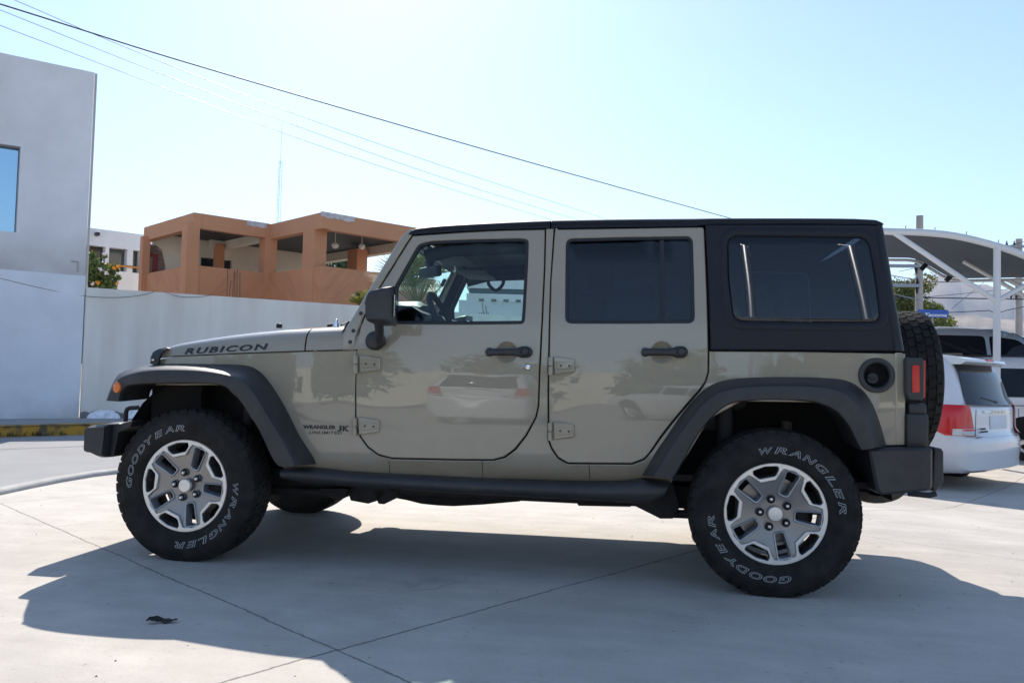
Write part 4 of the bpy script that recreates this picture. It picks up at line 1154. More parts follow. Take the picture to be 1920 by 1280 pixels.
# far pavement with a yellow painted kerb
cl = ground(0, 818), ground(150, 813.5)
cdir = (cl[1]-cl[0]).normalized(); 
pn = Vector((-cdir.y, cdir.x, 0))
yk = bpy.data.materials.new('yellow_worn_paint'); yk.use_nodes = True
def patchy(m, ca, cb, scale, lo, hi, rough=.85):
    nt = m.node_tree; N = nt.nodes; L = nt.links; b = N['Principled BSDF']; b.inputs['Roughness'].default_value = rough
    g = N.new('ShaderNodeNewGeometry'); n = N.new('ShaderNodeTexNoise'); n.inputs['Scale'].default_value = scale; n.inputs['Detail'].default_value = 8; n.inputs['Roughness'].default_value = .65
    L.new(g.outputs['Position'], n.inputs[0]); r = N.new('ShaderNodeValToRGB'); r.color_ramp.elements[0].position = lo; r.color_ramp.elements[1].position = hi
    r.color_ramp.elements[0].color = (*ca, 1); r.color_ramp.elements[1].color = (*cb, 1); L.new(n.outputs[0], r.inputs[0]); L.new(r.outputs[0], b.inputs['Base Color'])
    bp = N.new('ShaderNodeBump'); bp.inputs['Strength'].default_value = .5; bp.inputs['Distance'].default_value = .02; L.new(n.outputs[0], bp.inputs['Height']); L.new(bp.outputs[0], b.inputs['Normal'])
patchy(yk, (.10, .085, .05), (.50, .26, .025), 5, .38, .52)
a = cl[0]-cdir*14; b_ = cl[0]+cdir*40
sheet('pavement', [tuple(a[:2]), tuple(b_[:2]), tuple((b_+pn*9)[:2]), tuple((a+pn*9)[:2])], .135, mat('pavement_concrete', (.33, .32, .31), rough=.9, noise=.12, nscale=2))
mb = MB(); A = Vector((a.x, a.y, -.03)); B = Vector((b_.x, b_.y, -.03)); o_ = pn
mb.grid([[tuple(A+Vector((0, 0, z))+pn*d) for d, z in ((-.0, 0), (.012, .14), (.04, .172), (.16, .174), (.17, .15))], [tuple(B+Vector((0, 0, z))+pn*d) for d, z in ((-.0, 0), (.012, .14), (.04, .172), (.16, .174), (.17, .15))]])
o = mb.build('kerb', yk, smooth=60); o['kind'] = 'structure'
# weeds along that kerb
wm = mat('weed_green', (.045, .06, .02), rough=.8, noise=.4, nscale=5)
mb = MB()
for i in range(1300):
    t = random.uniform(4, 17.5); c = cl[0]-cdir*4+cdir*t*.55
    dens_ = max(0, sin(t*1.7+.5))**2
    if random.random() > dens_: continue
    c = c+pn*random.gauss(.0, .03); h = random.uniform(.02, .09); q = random.uniform(0, 6.28); e = Vector((cos(q), sin(q), 0))*.012
    s_ = Vector((random.gauss(0, .04), random.gauss(0, .04), h))
    mb.add([c-e, c+e, c+s_], [(0, 1, 2)])
o = mb.build('weeds', wm, normals=False); o['kind'] = 'stuff'

# ================================================================== buildings on the left
def stucco(name, col, **k): return mat(name, col, rough=.92, noise=k.get('n', .10), nscale=k.get('s', .9), bump=.45, bscale=24)
whitew = stucco('white_stucco', (.80, .775, .78)); whitelow = stucco('white_paint_lower', (.78, .80, .84))
def dirty_wall(name, base, dark):
    m = bpy.data.materials.new(name); m.use_nodes = True; nt = m.node_tree; N = nt.nodes; L = nt.links; b = N['Principled BSDF']; b.inputs['Roughness'].default_value = .95
    g = N.new('ShaderNodeNewGeometry'); mp = N.new('ShaderNodeMapping'); mp.inputs['Scale'].default_value = (2.2, 2.2, .25); L.new(g.outputs['Position'], mp.inputs[0])
    n = N.new('ShaderNodeTexNoise'); n.inputs['Scale'].default_value = 1.6; n.inputs['Detail'].default_value = 8; L.new(mp.outputs[0], n.inputs[0])
    n2 = N.new('ShaderNodeTexNoise'); n2.inputs['Scale'].default_value = .7; n2.inputs['Detail'].default_value = 9; L.new(g.outputs['Position'], n2.inputs[0])
    ad = N.new('ShaderNodeMath'); ad.operation = 'ADD'; L.new(n.outputs[0], ad.inputs[0]); L.new(n2.outputs[0], ad.inputs[1])
    r = N.new('ShaderNodeValToRGB'); r.color_ramp.elements[0].position = .35; r.color_ramp.elements[1].position = .62
    h = N.new('ShaderNodeMath'); h.operation = 'MULTIPLY'; h.inputs[1].default_value = .5; L.new(ad.outputs[0], h.inputs[0]); L.new(h.outputs[0], r.inputs[0])
    r.color_ramp.elements[0].color = (*dark, 1); r.color_ramp.elements[1].color = (*base, 1); L.new(r.outputs[0], b.inputs['Base Color'])
    bp = N.new('ShaderNodeBump'); bp.inputs['Strength'].default_value = .3; bp.inputs['Distance'].default_value = .02; L.new(n2.outputs[0], bp.inputs['Height']); L.new(bp.outputs[0], b.inputs['Normal'])
    return m
greywall = dirty_wall('grey_render', (.88, .83, .75), (.72, .66, .59))
winblue = mat('window_blue_glass', (.33, .47, .58), rough=.03, metal=1.0)
blackm = mat('black_frame', (.012, .012, .014), rough=.5)
def wbox(mb, P, d, l, th, z0, z1, mi=0, bev=0):
    """box standing on the vertical plane through P along direction d: length l, thickness th to the left of d"""
    n = Vector((-d.y, d.x, 0)); P = Vector((P.x, P.y, 0)); q = [P, P+d*l, P+d*l+n*th, P+n*th]
    vs = [p+Vector((0, 0, z)) for z in (z0, z1) for p in q]
    mb.add(vs, [(0, 1, 2, 3), (4, 5, 6, 7), (0, 1, 5, 4), (1, 2, 6, 5), (2, 3, 7, 6), (3, 0, 4, 7)], mi); return mb
def wslab(mb, P, d, pts, th, mi=0):
    """polygon of (along, z) extruded th behind the wall plane"""
    n = Vector((-d.y, d.x, 0)); P = Vector((P.x, P.y, 0)); q = [P+d*a+Vector((0, 0, z)) for a, z in pts]
    return mb.prism(q, n*th, mi)
bt = thing('white_building', 'two-storey white rendered building with a blue window at the left edge', 'building', (C0w.x, C0w.y, 0))
def bpart(mb, name, m, root, **k):
    o = mb.build(name, m, None, **k); o.parent = root; o.location = -Vector(root.location); return o
zroof = onwall(172, 135, C0w, u).z; zbelt = onwall(155, 517, C0w, u).z
wl, wr = onwall(-20, 280, C0w, u), onwall(38.5, 275.5, C0w, u); zw1 = wr.z; zw0 = onwall(33, 436, C0w, u).z
aw = (wr-C0w).dot(u); L_ = 15.0; ww = 1.9
def fw_(x, z, d): q = C0w+u*x+v*d; return (q.x, q.y, z)
def band(m, z0, h, colr):
    nt = m.node_tree; N = nt.nodes; L = nt.links; b = N['Principled BSDF']; src = b.inputs['Base Color'].links[0].from_socket
    g = N.new('ShaderNodeNewGeometry'); sx = N.new('ShaderNodeSeparateXYZ'); L.new(g.outputs['Position'], sx.inputs[0])
    n = N.new('ShaderNodeTexNoise'); n.inputs['Scale'].default_value = 1.3; n.inputs['Detail'].default_value = 9; L.new(g.outputs['Position'], n.inputs[0])
    a = N.new('ShaderNodeMapRange'); L.new(sx.outputs[2], a.inputs[0]); a.inputs[1].default_value = z0+h; a.inputs[2].default_value = z0; a.inputs[3].default_value = 0; a.inputs[4].default_value = 1
    c = N.new('ShaderNodeMapRange'); L.new(sx.outputs[2], c.inputs[0]); c.inputs[1].default_value = z0-.02; c.inputs[2].default_value = z0; c.inputs[3].default_value = 0; c.inputs[4].default_value = 1
    k = N.new('ShaderNodeMapRange'); L.new(n.outputs[0], k.inputs[0]); k.inputs[1].default_value = .35; k.inputs[2].default_value = .65; k.inputs[3].default_value = .15; k.inputs[4].default_value = .9
    m1 = N.new('ShaderNodeMath'); m1.operation = 'MULTIPLY'; L.new(a.outputs[0], m1.inputs[0]); L.new(c.outputs[0], m1.inputs[1])
    m2_ = N.new('ShaderNodeMath'); m2_.operation = 'MULTIPLY'; L.new(m1.outputs[0], m2_.inputs[0]); L.new(k.outputs[0], m2_.inputs[1])
    mx = N.new('ShaderNodeMix'); mx.data_type = 'RGBA'; L.new(m2_.outputs[0], mx.inputs[0]); L.new(src, mx.inputs[6]); mx.inputs[7].default_value = (*colr, 1); L.new(mx.outputs[2], b.inputs['Base Color'])
whitedirty = stucco('white_stucco_weathered', (.80, .775, .78)); band(whitedirty, zbelt, .7, (.50, .46, .43)); band(whitelow, .1, .55, (.50, .47, .44))
mb = MB(); panel(mb, [(-L_, .1), (0, .1), (0, zbelt), (-L_, zbelt)], [], lambda x, z, d: fw_(x, z, d-.03), .3, .6, .004); lo = bpart(mb, 'lower_wall', whitelow, bt)
mb = MB(); panel(mb, [(-L_, zbelt+.001), (.0, zbelt+.001), (.0, zroof), (-L_, zroof)], [[(aw-ww, zw0), (aw, zw0), (aw, zw1), (aw-ww, zw1)]], fw_, .3, .6, .004)
wbox(mb, C0w+v*.3, v, 10, 14.9, .1, zroof-.05)
bpart(mb, 'upper_wall', whitedirty, bt)
mb = MB(); wslab(mb, C0w+v*.16, u, [(aw-ww, zw0), (aw, zw0), (aw, zw1), (aw-ww, zw1)], .02); wp = bpart(mb, 'window', winblue, bt)
mb = MB()
for (a0, a1, z0, z1) in ((aw-ww, aw, zw1-.05, zw1), (aw-ww, aw, zw0, zw0+.05), (aw-.05, aw, zw0, zw1), (aw-ww, aw-ww+.05, zw0, zw1)): wslab(mb, C0w+v*.14, u, [(a0, z0), (a1, z0), (a1, z1), (a0, z1)], .035)
bpart(mb, 'window_frame', blackm, wp)
# small conduit on the corner and a cable down the edge
mb = MB(); zz_ = [zroof-.4, zroof-1.5, zroof-2.6, zbelt+.2]
mb.tube([C0w+u*.03+v*.05+Vector((0, 0, z-.15)) for z in (zroof, 1.0)], .02, 8)
mb.tube([onwall(a_, b__, C0w, u)-v*.02 for a_, b__ in ((133, 489), (146.5, 490.5), (147, 510))], .012, 6)
bpart(mb, 'drain_pipe', mat('pvc_grey', (.5, .48, .45), rough=.6), bt, smooth=50)
# ---- long grey boundary wall
g0 = onwall(152, 540, C0w, u)
zt0 = onwall(155, 538, C0w, u).z
best = None
for a10 in range(200, 600):
    d_ = U2(a10/10); q = onwall(665, 572, C0w, d_)
    e = abs(q.z-zt0)
    if best is None or e < best[0]: best = (e, a10/10)
AG = best[1]; dg = U2(AG); ng = U2(AG+90)
print('wall dir', AG, 'top', zt0, 'end', onwall(665, 572, C0w, dg), 'zroof', zroof, zbelt)
bw = thing('boundary_wall', 'long plain grey rendered boundary wall running behind the vehicle', 'wall', (C0w.x, C0w.y, 0))
mb = MB(); Lw = (onwall(1010, 603, C0w, dg)-C0w).dot(dg); 
def gw(x, z, d): q = C0w+dg*x+ng*d; return (q.x, q.y, z)
panel(mb, [(.02, .1), (Lw, .1), (Lw, zt0), (.02, zt0)], [], gw, .18, .7, .01); bpart(mb, 'wall_face', greywall, bw)
mb = MB(); tb2 = [gw(x, .20+.05*random.random(), -.022) for x in np.linspace(.02, 1.5, 24)]; mb.grid([tb2, [gw(x, .12, -.03) for x in np.linspace(.02, 1.5, 24)]]); bpart(mb, 'exposed_base', mat('raw_base', (.22, .20, .18), rough=.95, noise=.4, nscale=9), bw); mb = MB()
rub = mat('rubble_white', (.85, .85, .88), rough=.95, noise=.3, nscale=9)
for (x0_, x1_) in ((.12, .60), (.66, 1.15)):
    top_ = [gw(x, .16+.13*abs(sin(pi*(x-x0_)/(x1_-x0_)))**.5*random.uniform(.75, 1), -.03) for x in np.linspace(x0_, x1_, 14)]
    bot_ = [gw(x, .13, -.07-.03*random.random()) for x in np.linspace(x0_, x1_, 14)]
    mb.grid([top_, bot_]); 
explode(bpart(mb, 'flaked_plaster', rub, bw))
mb = MB()
for px in (412, 424, 430, 436, 441, 447): pass
mb2 = MB()
for px_, h in ((427.5, .55), (431, .35), (438, .52), (442.5, .5), (446.5, .55), (452, .5)):
    q = onwall(px_, 560, C0w, dg); q.z = zt0-.05; mb2.tube([q+ng*.1, q+ng*.1+Vector((random.gauss(0, .02), 0, h))], .0065, 5)
explode(bpart(mb2, 'rebar', mat('rusty_rebar', (.10, .06, .045), rough=.8), bw))
# cable drooping along the walls
mb = MB(); L0 = [(0, 522), (80, 541), (155, 555), (215, 558), (262, 554), (292, 546)]
mb.tube(spline([onwall(a_, b__, C0w, u if a_ < 150 else dg)-ng*.03 for a_, b__ in L0], 4), .0045, 5)
mb.tube(spline([onwall(a_, b__, C0w, dg)-ng*.03 for a_, b__ in ((305, 546), (335, 556), (370, 557), (400, 553))], 4), .0045, 5)
o = mb.build('wall_cable', mat('cable_grey', (.12, .11, .10), rough=.8)); tag(o, 'thin dark cable drooping along the grey boundary wall', 'cable')

# ---- brown terrace building
AW = 51.0; u, v = U2(AW), U2(AW+90)
DEP = 25.0
PAc = atdist(360, 500, DEP); PAc.z = 0
brown = mat('terracotta_render', (.56, .265, .135), rough=.85, noise=.06, nscale=1.2, bump=.2, bscale=20)
def diag(name, col, rot):
    m = bpy.data.materials.new(name); m.use_nodes = True; nt = m.node_tree; N = nt.nodes; L = nt.links; b = N['Principled BSDF']; b.inputs['Roughness'].default_value = .85
    tc = N.new('ShaderNodeTexCoord'); mp = N.new('ShaderNodeMapping'); mp.inputs['Rotation'].default_value = (0, 0, radians(-AW)); L.new(tc.outputs['Object'], mp.inputs[0])
    sx = N.new('ShaderNodeSeparateXYZ'); L.new(mp.outputs[0], sx.inputs[0])
    s1 = N.new('ShaderNodeMath'); s1.operation = 'ADD'; L.new(sx.outputs[0], s1.inputs[0]); L.new(sx.outputs[1], s1.inputs[1])
    s2 = N.new('ShaderNodeMath'); s2.operation = 'SUBTRACT'; L.new(s1.outputs[0], s2.inputs[0]); L.new(sx.outputs[2], s2.inputs[1])
    cx = N.new('ShaderNodeCombineXYZ'); k = N.new('ShaderNodeMath'); k.operation = 'MULTIPLY'; k.inputs[1].default_value = .18
    s3 = N.new('ShaderNodeMath'); s3.operation = 'ADD'; L.new(s1.outputs[0], s3.inputs[0]); L.new(sx.outputs[2], s3.inputs[1]); L.new(s3.outputs[0], k.inputs[0])
    L.new(s2.outputs[0], cx.inputs[0]); L.new(k.outputs[0], cx.inputs[1])
    n = N.new('ShaderNodeTexNoise'); n.inputs['Scale'].default_value = 4.5; n.inputs['Detail'].default_value = 5; L.new(cx.outputs[0], n.inputs[0])
    r = N.new('ShaderNodeValToRGB'); r.color_ramp.elements[0].position = .35; r.color_ramp.elements[1].position = .65
    r.color_ramp.elements[0].color = (*[c*.90 for c in col], 1); r.color_ramp.elements[1].color = (*[c*1.06 for c in col], 1); L.new(n.outputs[0], r.inputs[0]); L.new(r.outputs[0], b.inputs['Base Color'])
    return m
browndiag = diag('terracotta_diagonal', (.54, .25, .125), 0)
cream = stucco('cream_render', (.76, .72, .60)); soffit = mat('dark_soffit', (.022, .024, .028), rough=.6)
tb = thing('terrace_building', 'terracotta brown building with open roofed terrace and square columns beyond the grey wall', 'building', (PAc.x, PAc.y, 0))
Pl = onwall(267, 500, PAc, v); lA = (Pl-PAc).dot(v)           # left end, going back along v
Pi = onwall(505, 500, PAc, u); lu = (Pi-PAc).dot(u)           # inner corner
Pb = onwall(602, 500, Pi, v); lb = -(Pb-Pi).dot(v)            # outer corner B, towards the viewer
Pe = onwall(800, 470, Pb, u); le = (Pe-Pb).dot(u)
zt_ = onwall(360, 395, PAc, u).z; zf = onwall(373, 428, PAc, u).z; zp = onwall(373, 498, PAc, u).z
ztb = onwall(602, 399, Pb, u).z; zfb = onwall(608, 421, Pb, u).z; zpb = onwall(602, 503, Pb, u).z
print('terrace', lA, lu, lb, le, zt_, zf, zp, ztb, zfb, zpb, PAc, Pb)
zt_ = (zt_+ztb)/2 if abs(zt_-ztb) < .5 else zt_
BK = lA+.0; print('BK', BK)
pA = Vector((PAc.x, PAc.y, 0)); pI = pA+u*lu; pB = pI-v*lb; pE = pB+u*(le+.4); lR = (onwall(592, 477, pE, v)-pE).dot(v); print('lR', lR)
def slab(mb, pts, z0, z1, mi=0): return mb.prism([Vector((p.x, p.y, z0)) for p in pts], (0, 0, z1-z0), mi)

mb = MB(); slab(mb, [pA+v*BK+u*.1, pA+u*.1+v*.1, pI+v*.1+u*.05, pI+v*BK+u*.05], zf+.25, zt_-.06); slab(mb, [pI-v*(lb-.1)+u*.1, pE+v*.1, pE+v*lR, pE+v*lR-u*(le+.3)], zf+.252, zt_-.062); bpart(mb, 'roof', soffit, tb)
def run(mb, segs, z0, z1, th):
    """continuous band along the front edges; segments butt at the corners"""
    for (P, d, l) in segs: wbox(mb, P, d, l, th, z0, z1)
mb = MB(); th = .25
wbox(mb, pA+v*BK-u*.004, -v, BK-.0, th, zf, zt_)                       # left face of block A
wbox(mb, pA+u*th-v*.002, u, lu-th, th, zf, zt_+.003)
wbox(mb, pI+u*.0, -v, lb, th, zf-.02, zt_-.003)
wbox(mb, pB+u*th-v*.002, u, le+.4-th, th, zf-.05, zt_)
bpart(mb, 'fascia', brown, tb)
mb = MB()
wbox(mb, pA+v*BK-u*.004, -v, BK, th, .1, zp); wbox(mb, pA+u*th-v*.002, u, lu-th, th, .1, zp+.003); wbox(mb, pI, -v, lb, th, .1, zp-.003); wbox(mb, pB+u*th-v*.002, u, le+.4-th, th, .1, zp)
bpart(mb, 'parapet', browndiag, tb)
def col_at(mb, P, a0, a1, d, th=.42, z0=.1):
    q0, q1 = onwall(a0, 480, P, d), onwall(a1, 480, P, d); l = (q1-q0).dot(d)
    if l < 0: q0, q1, l = q1, q0, -l
    wbox(mb, Vector((q0.x, q0.y, 0)), d, l, min(th, l*1.1), z0, zf+.1)
for nm, args in (('a', (pA-v*.012, 349.5, 373, u)), ('b', (pI-u*.01-v*.012, 497, 519, u)), ('c', (pA+v*(BK-.45), 267, 281, u)), ('e', (pA+v*(BK-.9), 407, 421, u, .42, zp-.2)), ('f', (pE-u*.45, 671, 689, v, .42, zp-.2))):
    mb = MB(); col_at(mb, *args); bpart(mb, 'column', brown, tb)
mb = MB(); qa, qb = onwall(567, 480, pI-u*.012, -v), onwall(588, 480, pI-u*.012, -v); wbox(mb, Vector((qa.x, qa.y, 0)), -v, abs((qb-qa).dot(v)), .42, .1, zf+.1); bpart(mb, 'column', brown, tb)
# cream back wall with openings
Pw = pA+v*(BK-.25)
c0, c1 = (onwall(281, 480, Pw, u)-Pw).dot(u), (onwall(586, 480, Pw, u)-Pw).dot(u)
h = []
for (a0, a1, y0, y1) in ((377, 435, 482, 510),):
    x0_, x1_ = (onwall(a0, 490, Pw, u)-Pw).dot(u), (onwall(a1, 490, Pw, u)-Pw).dot(u); h.append([(x0_, zp-.3), (x1_, zp-.3), (x1_, onwall(a0, y0, Pw, u).z), (x0_, onwall(a0, y0, Pw, u).z)])
d0, d1 = (onwall(277, 490, Pw, u)-Pw).dot(u), (onwall(303, 490, Pw, u)-Pw).dot(u); zd = onwall(290, 469, Pw, u).z
c0 = max(d0-.25, .26)
mb = MB(); panel(mb, [(c0, .1), (c1, .1), (c1, zt_-.2), (c0, zt_-.2)], h, lambda x, z, d: tuple(Vector((Pw.x, Pw.y, 0))+u*x+v*d+Vector((0, 0, z))), .2, .8, .005); bpart(mb, 'back_wall', cream, tb)
mb = MB(); x0_, x1_ = h[0][0][0], h[0][1][0]; wslab(mb, Pw+v*.12, u, [(x0_-.05, zp-.35), (x1_+.05, zp-.35), (x1_+.05, h[0][2][1]), (x0_-.05, h[0][2][1])], .03); bpart(mb, 'window', mat('dark_window', (.015, .02, .03), rough=.08, spec=.8), tb)
mb = MB(); rb = [(d0-.1, zp-.3), (d1+.08, zp-.3), (d1+.12, zd-.5), (d1+.0, zd-.02), (d1-.25, zd+.10), (d0+.5, zd+.0), (d0+.25, zd+.16), (d0-.1, zd+.18)]
wslab(mb, Pw-v*.012, u, rb, .02); bpart(mb, 'broken_opening', mat('raw_masonry', (.20, .15, .12), rough=.95, noise=.4, nscale=6), tb)
mb = MB(); wslab(mb, Pw-v*.03, u, [(d0-.1, zp-.3), (d1-.12, zp-.3), (d1-.12, zd-.12), (d0-.1, zd-.12)], .015); bpart(mb, 'door_frame', mat('red_oxide', (.22, .03, .03), rough=.6), tb)
mb = MB(); wslab(mb, Pw-v*.05, u, [(d0-.1, zp-.3), (d1-.32, zp-.3), (d1-.32, zd-.25), (d0-.1, zd-.25)], .02); bpart(mb, 'door_panel', mat('tan_board', (.30, .22, .15), rough=.8), tb)
# cream beams under the soffit, pendant lamps
mb = MB(); qb_ = onwall(412, 458, pA+v*(BK-.7), u); wbox(mb, pI-v*.02+u*.25, v, BK, .25, zf-.01, zf+.24); wbox(mb, pA+v*(BK-.7)+u*2.0, u, lu-2.0, .2, zf-.0, zf+.24); wbox(mb, pE+v*.3, v, lR, .3, zf-.06, zf+.24); explode(bpart(mb, 'beam', cream, tb))
lamp = mat('globe_lamp_white', (.75, .75, .72), rough=.4)
for a_, b__ in ((602, 452), (628.5, 460), (678.5, 462)):
    q = onwall(a_, b__, pB+v*1.6, u); mb = MB()
    mb.lathe([(.001, -.11), (.07, -.085), (.105, -.04), (.11, 0), (.105, .04), (.07, .085), (.001, .11)], 16); mb.v = [(x+q.x, z_+q.y, y+q.z) for x, y, z_ in mb.v]
    mb.tube([q+Vector((0, 0, .1)), Vector((q.x, q.y, zf+.3))], .015, 6); bpart(mb, 'pendant_lamp', lamp, tb, smooth=60)
mb = MB()
for (P, a0, a1, y0, y1) in ((pA-v*.004, 463, 500, 412, 417), (pB-v*.004, 602, 665, 400, 409)):
    q0, q1 = onwall(a0, y0, P, u), onwall(a1, y1, P, u); x0_, x1_ = (q0-P).dot(u), (q1-P).dot(u); top_ = [(x0_+(x1_-x0_)*i/10, zt_+.006) for i in range(11)]; bo = [(x0_+(x1_-x0_)*i/10, zt_-.13-.05*random.random()) for i in range(10, -1, -1)]
    wslab(mb, P-v*.012, u, top_+bo, .01)
explode(bpart(mb, 'plaster_patch', stucco('pale_patch', (.55, .5, .5), n=.3, s=8), tb))
# small white block with vent at the end of the back wall
q0 = onwall(587, 480, Pw-v*.1, u); mb = MB(); wbox(mb, Vector((q0.x, q0.y, 0)), u, (onwall(604, 480, Pw, u)-onwall(587, 480, Pw, u)).length, .5, .1, onwall(590, 479.5, Pw, u).z); bpart(mb, 'white_block', whitew, tb)

# ---- white wing behind on the left
Pq = pA+v*(BK+2.5)-u*4.0
zq1 = onwall(200, 431, Pq, u).z; zq2 = onwall(200, 463, Pq, u).z; zq3 = onwall(240, 510, Pq, u).z
wt = thing('white_wing', 'low white flat-roofed building with dark window band between white and brown buildings', 'building', (Pq.x, Pq.y, 0))
x = [(onwall(a_, 490, Pq, u)-Pq).dot(u) for a_ in (157, 197, 204, 238, 249, 262, 268)]
def pf(Pq): return lambda x, z, d: tuple(Vector((Pq.x, Pq.y, 0))+u*x+v*d+Vector((0, 0, z)))
mb = MB(); hs = [[(a_, zq3), (b__, zq3), (b__, zq2), (a_, zq2)] for a_, b__ in ((x[0]-1, x[1]), (x[2], x[3]), (x[4], x[5]))]
panel(mb, [(x[0]-6, .1), (x[6]+.4, .1), (x[6]+.4, zq1), (x[0]-6, zq1)], hs, pf(Pq), .35, .9, .005); wbox(mb, Pq+u*(x[0]-6)+v*2.5, u, 14, 4, .1, zq1-.1); bpart(mb, 'wall', whitew, wt)
for k_, hh in enumerate(hs):
    mb = MB(); wslab(mb, Pq+v*.30, u, hh, .03); bpart(mb, 'window', mat('dim_glass', (.06, .065, .06) if k_ else (.012, .014, .02), rough=.1, spec=.8), wt)
mb = MB(); zr = onwall(200, 496, Pq, u).z; mb.tube([Pq*1+u*(x[1]-.2)-v*.06+Vector((0, 0, zr)), Pq+u*(x[5]+.1)-v*.06+Vector((0, 0, zr))], .035, 8)
bpart(mb, 'orange_rail', mat('orange_paint', (.55, .22, .03), rough=.6), wt)
q = onwall(180, 439.5, Pq, u); mb = MB(); mb.box((-.06, -.25, -.06), (.06, 0, .06), .02, M=Matrix.Translation(q)@Matrix.Rotation(radians(AW), 4, 'Z')); bpart(mb, 'security_camera', blackm, wt)

# ---- pale commercial block seen through the cabin
Pm = atdist(875, 545, 34); Pm.z = 0; um = U2(8)
mt = thing('white_office_block', 'pale office block with a dark window band seen through the cab windows', 'building', (Pm.x, Pm.y, 0))
zb0, zb1 = onwall(930, 551, Pm, um).z, onwall(930, 541, Pm, um).z; zb2 = onwall(930, 512, Pm, um).z; zb3 = onwall(930, 566, Pm, um).z
mb = MB(); wbox(mb, Pm, um, 17, 8, .1, zb0); wbox(mb, Pm, um, 17, 8, zb1, onwall(930, 492, Pm, um).z); bpart(mb, 'wall', whitew, mt)
mb = MB(); wbox(mb, Pm+U2(98)*.15+um*.1, um, 16.8, 7, zb0-.01, zb1+.01); bpart(mb, 'window_band', mat('band_glass', (.05, .07, .09), rough=.1), mt)
Pn = atdist(860, 580, 26); Pn.z = 0
mt2 = thing('white_yard_wall', 'white wall with small ledges behind the grey wall, seen through the cab windows', 'wall', (Pn.x, Pn.y, 0))
zn = onwall(930, 564, Pn, um).z; mb = MB(); wbox(mb, Pn, um, 10, .25, .1, zn); bpart(mb, 'wall_face', whitew, mt2)
mb = MB()
for a_ in (898, 921, 944, 967):
    q = onwall(a_, 564, Pn, um); wbox(mb, Vector((q.x, q.y, 0))-U2(98)*.10, um, .16, .10, zn-.02, zn+.05)
explode(bpart(mb, 'ledge', mat('ledge_grey', (.2, .2, .2), rough=.9), mt2))
mb = MB()
for px_, py_ in ((905, 585), (909, 585), (911, 568), (914, 586), (917, 572), (921, 584)):
    q = onwall(px_, 595, C0w, dg); q.z = zt0-.05; t_ = onwall(px_-2, py_, C0w, dg); mb.tube([q+ng*.1, Vector((t_.x, t_.y, t_.z))+ng*.1], .008, 5)
explode(bpart(mb, 'rebar', bpy.data.materials['rusty_rebar'], bw))

# ================================================================== vegetation
def leafmat(name, a, b_):
    m = bpy.data.materials.new(name); m.use_nodes = True; nt = m.node_tree; N = nt.nodes; L = nt.links; b = N['Principled BSDF']; b.inputs['Roughness'].default_value = .55
    g = N.new('ShaderNodeNewGeometry'); r = N.new('ShaderNodeValToRGB'); r.color_ramp.elements[0].color = (*a, 1); r.color_ramp.elements[1].color = (*b_, 1)
    L.new(g.outputs['Random Per Island'], r.inputs[0]); L.new(r.outputs[0], b.inputs['Base Color'])
    t = N.new('ShaderNodeBsdfTranslucent'); L.new(r.outputs[0], t.inputs[0]); mx = N.new('ShaderNodeMixShader'); mx.inputs[0].default_value = .35
    L.new(b.outputs[0], mx.inputs[1]); L.new(t.outputs[0], mx.inputs[2]); L.new(mx.outputs[0], N['Material Output'].inputs[0]); return m
bark = mat('bark', (.12, .09, .065), rough=.95, noise=.3, nscale=12)
leaf_dark = leafmat('leaf_dark', (.035, .065, .02), (.09, .14, .035)); leaf_mid = leafmat('leaf_mid', (.06, .10, .025), (.17, .22, .05)); leaf_ylg = leafmat('leaf_yellow_green', (.07, .11, .025), (.26, .26, .05)); leaf_yel = leafmat('leaf_yellow', (.10, .13, .03), (.30, .28, .07))  # leaf_ylg is the foliage's own green to yellow-green range, random per leaf
RND = np.random.RandomState(3)
def foliage(mb, blobs, n, size):
    """leaf-sized quads scattered in the outer part of many blobs (centre, radii)"""
    wts = np.array([b[1][0]*b[1][2] for b in blobs]); wts = wts/wts.sum()
    idx = RND.choice(len(blobs), n, p=wts)
    d = RND.normal(size=(n, 3)); d /= np.linalg.norm(d, axis=1)[:, None]; r = RND.uniform(.45, 1.12, n)**.7
    c = np.array([b[0] for b in blobs])[idx]+d*r[:, None]*np.array([b[1] for b in blobs])[idx]
    a = RND.normal(size=(n, 3)); a /= np.linalg.norm(a, axis=1)[:, None]; b_ = np.cross(a, d+RND.normal(size=(n, 3))*.5); b_ /= np.linalg.norm(b_, axis=1)[:, None]+1e-9
    s = RND.uniform(.6, 1.3, n)*size
    A = a*s[:, None]; B = b_*s[:, None]*.5
    V = np.stack([c-A, c+B, c+A, c-B], 1).reshape(-1, 3); n0 = len(mb.v)
    mb.v += [tuple(p) for p in V.tolist()]; mb.f += [(n0+4*i, n0+4*i+1, n0+4*i+2, n0+4*i+3) for i in range(n)]; mb.m += [0]*n
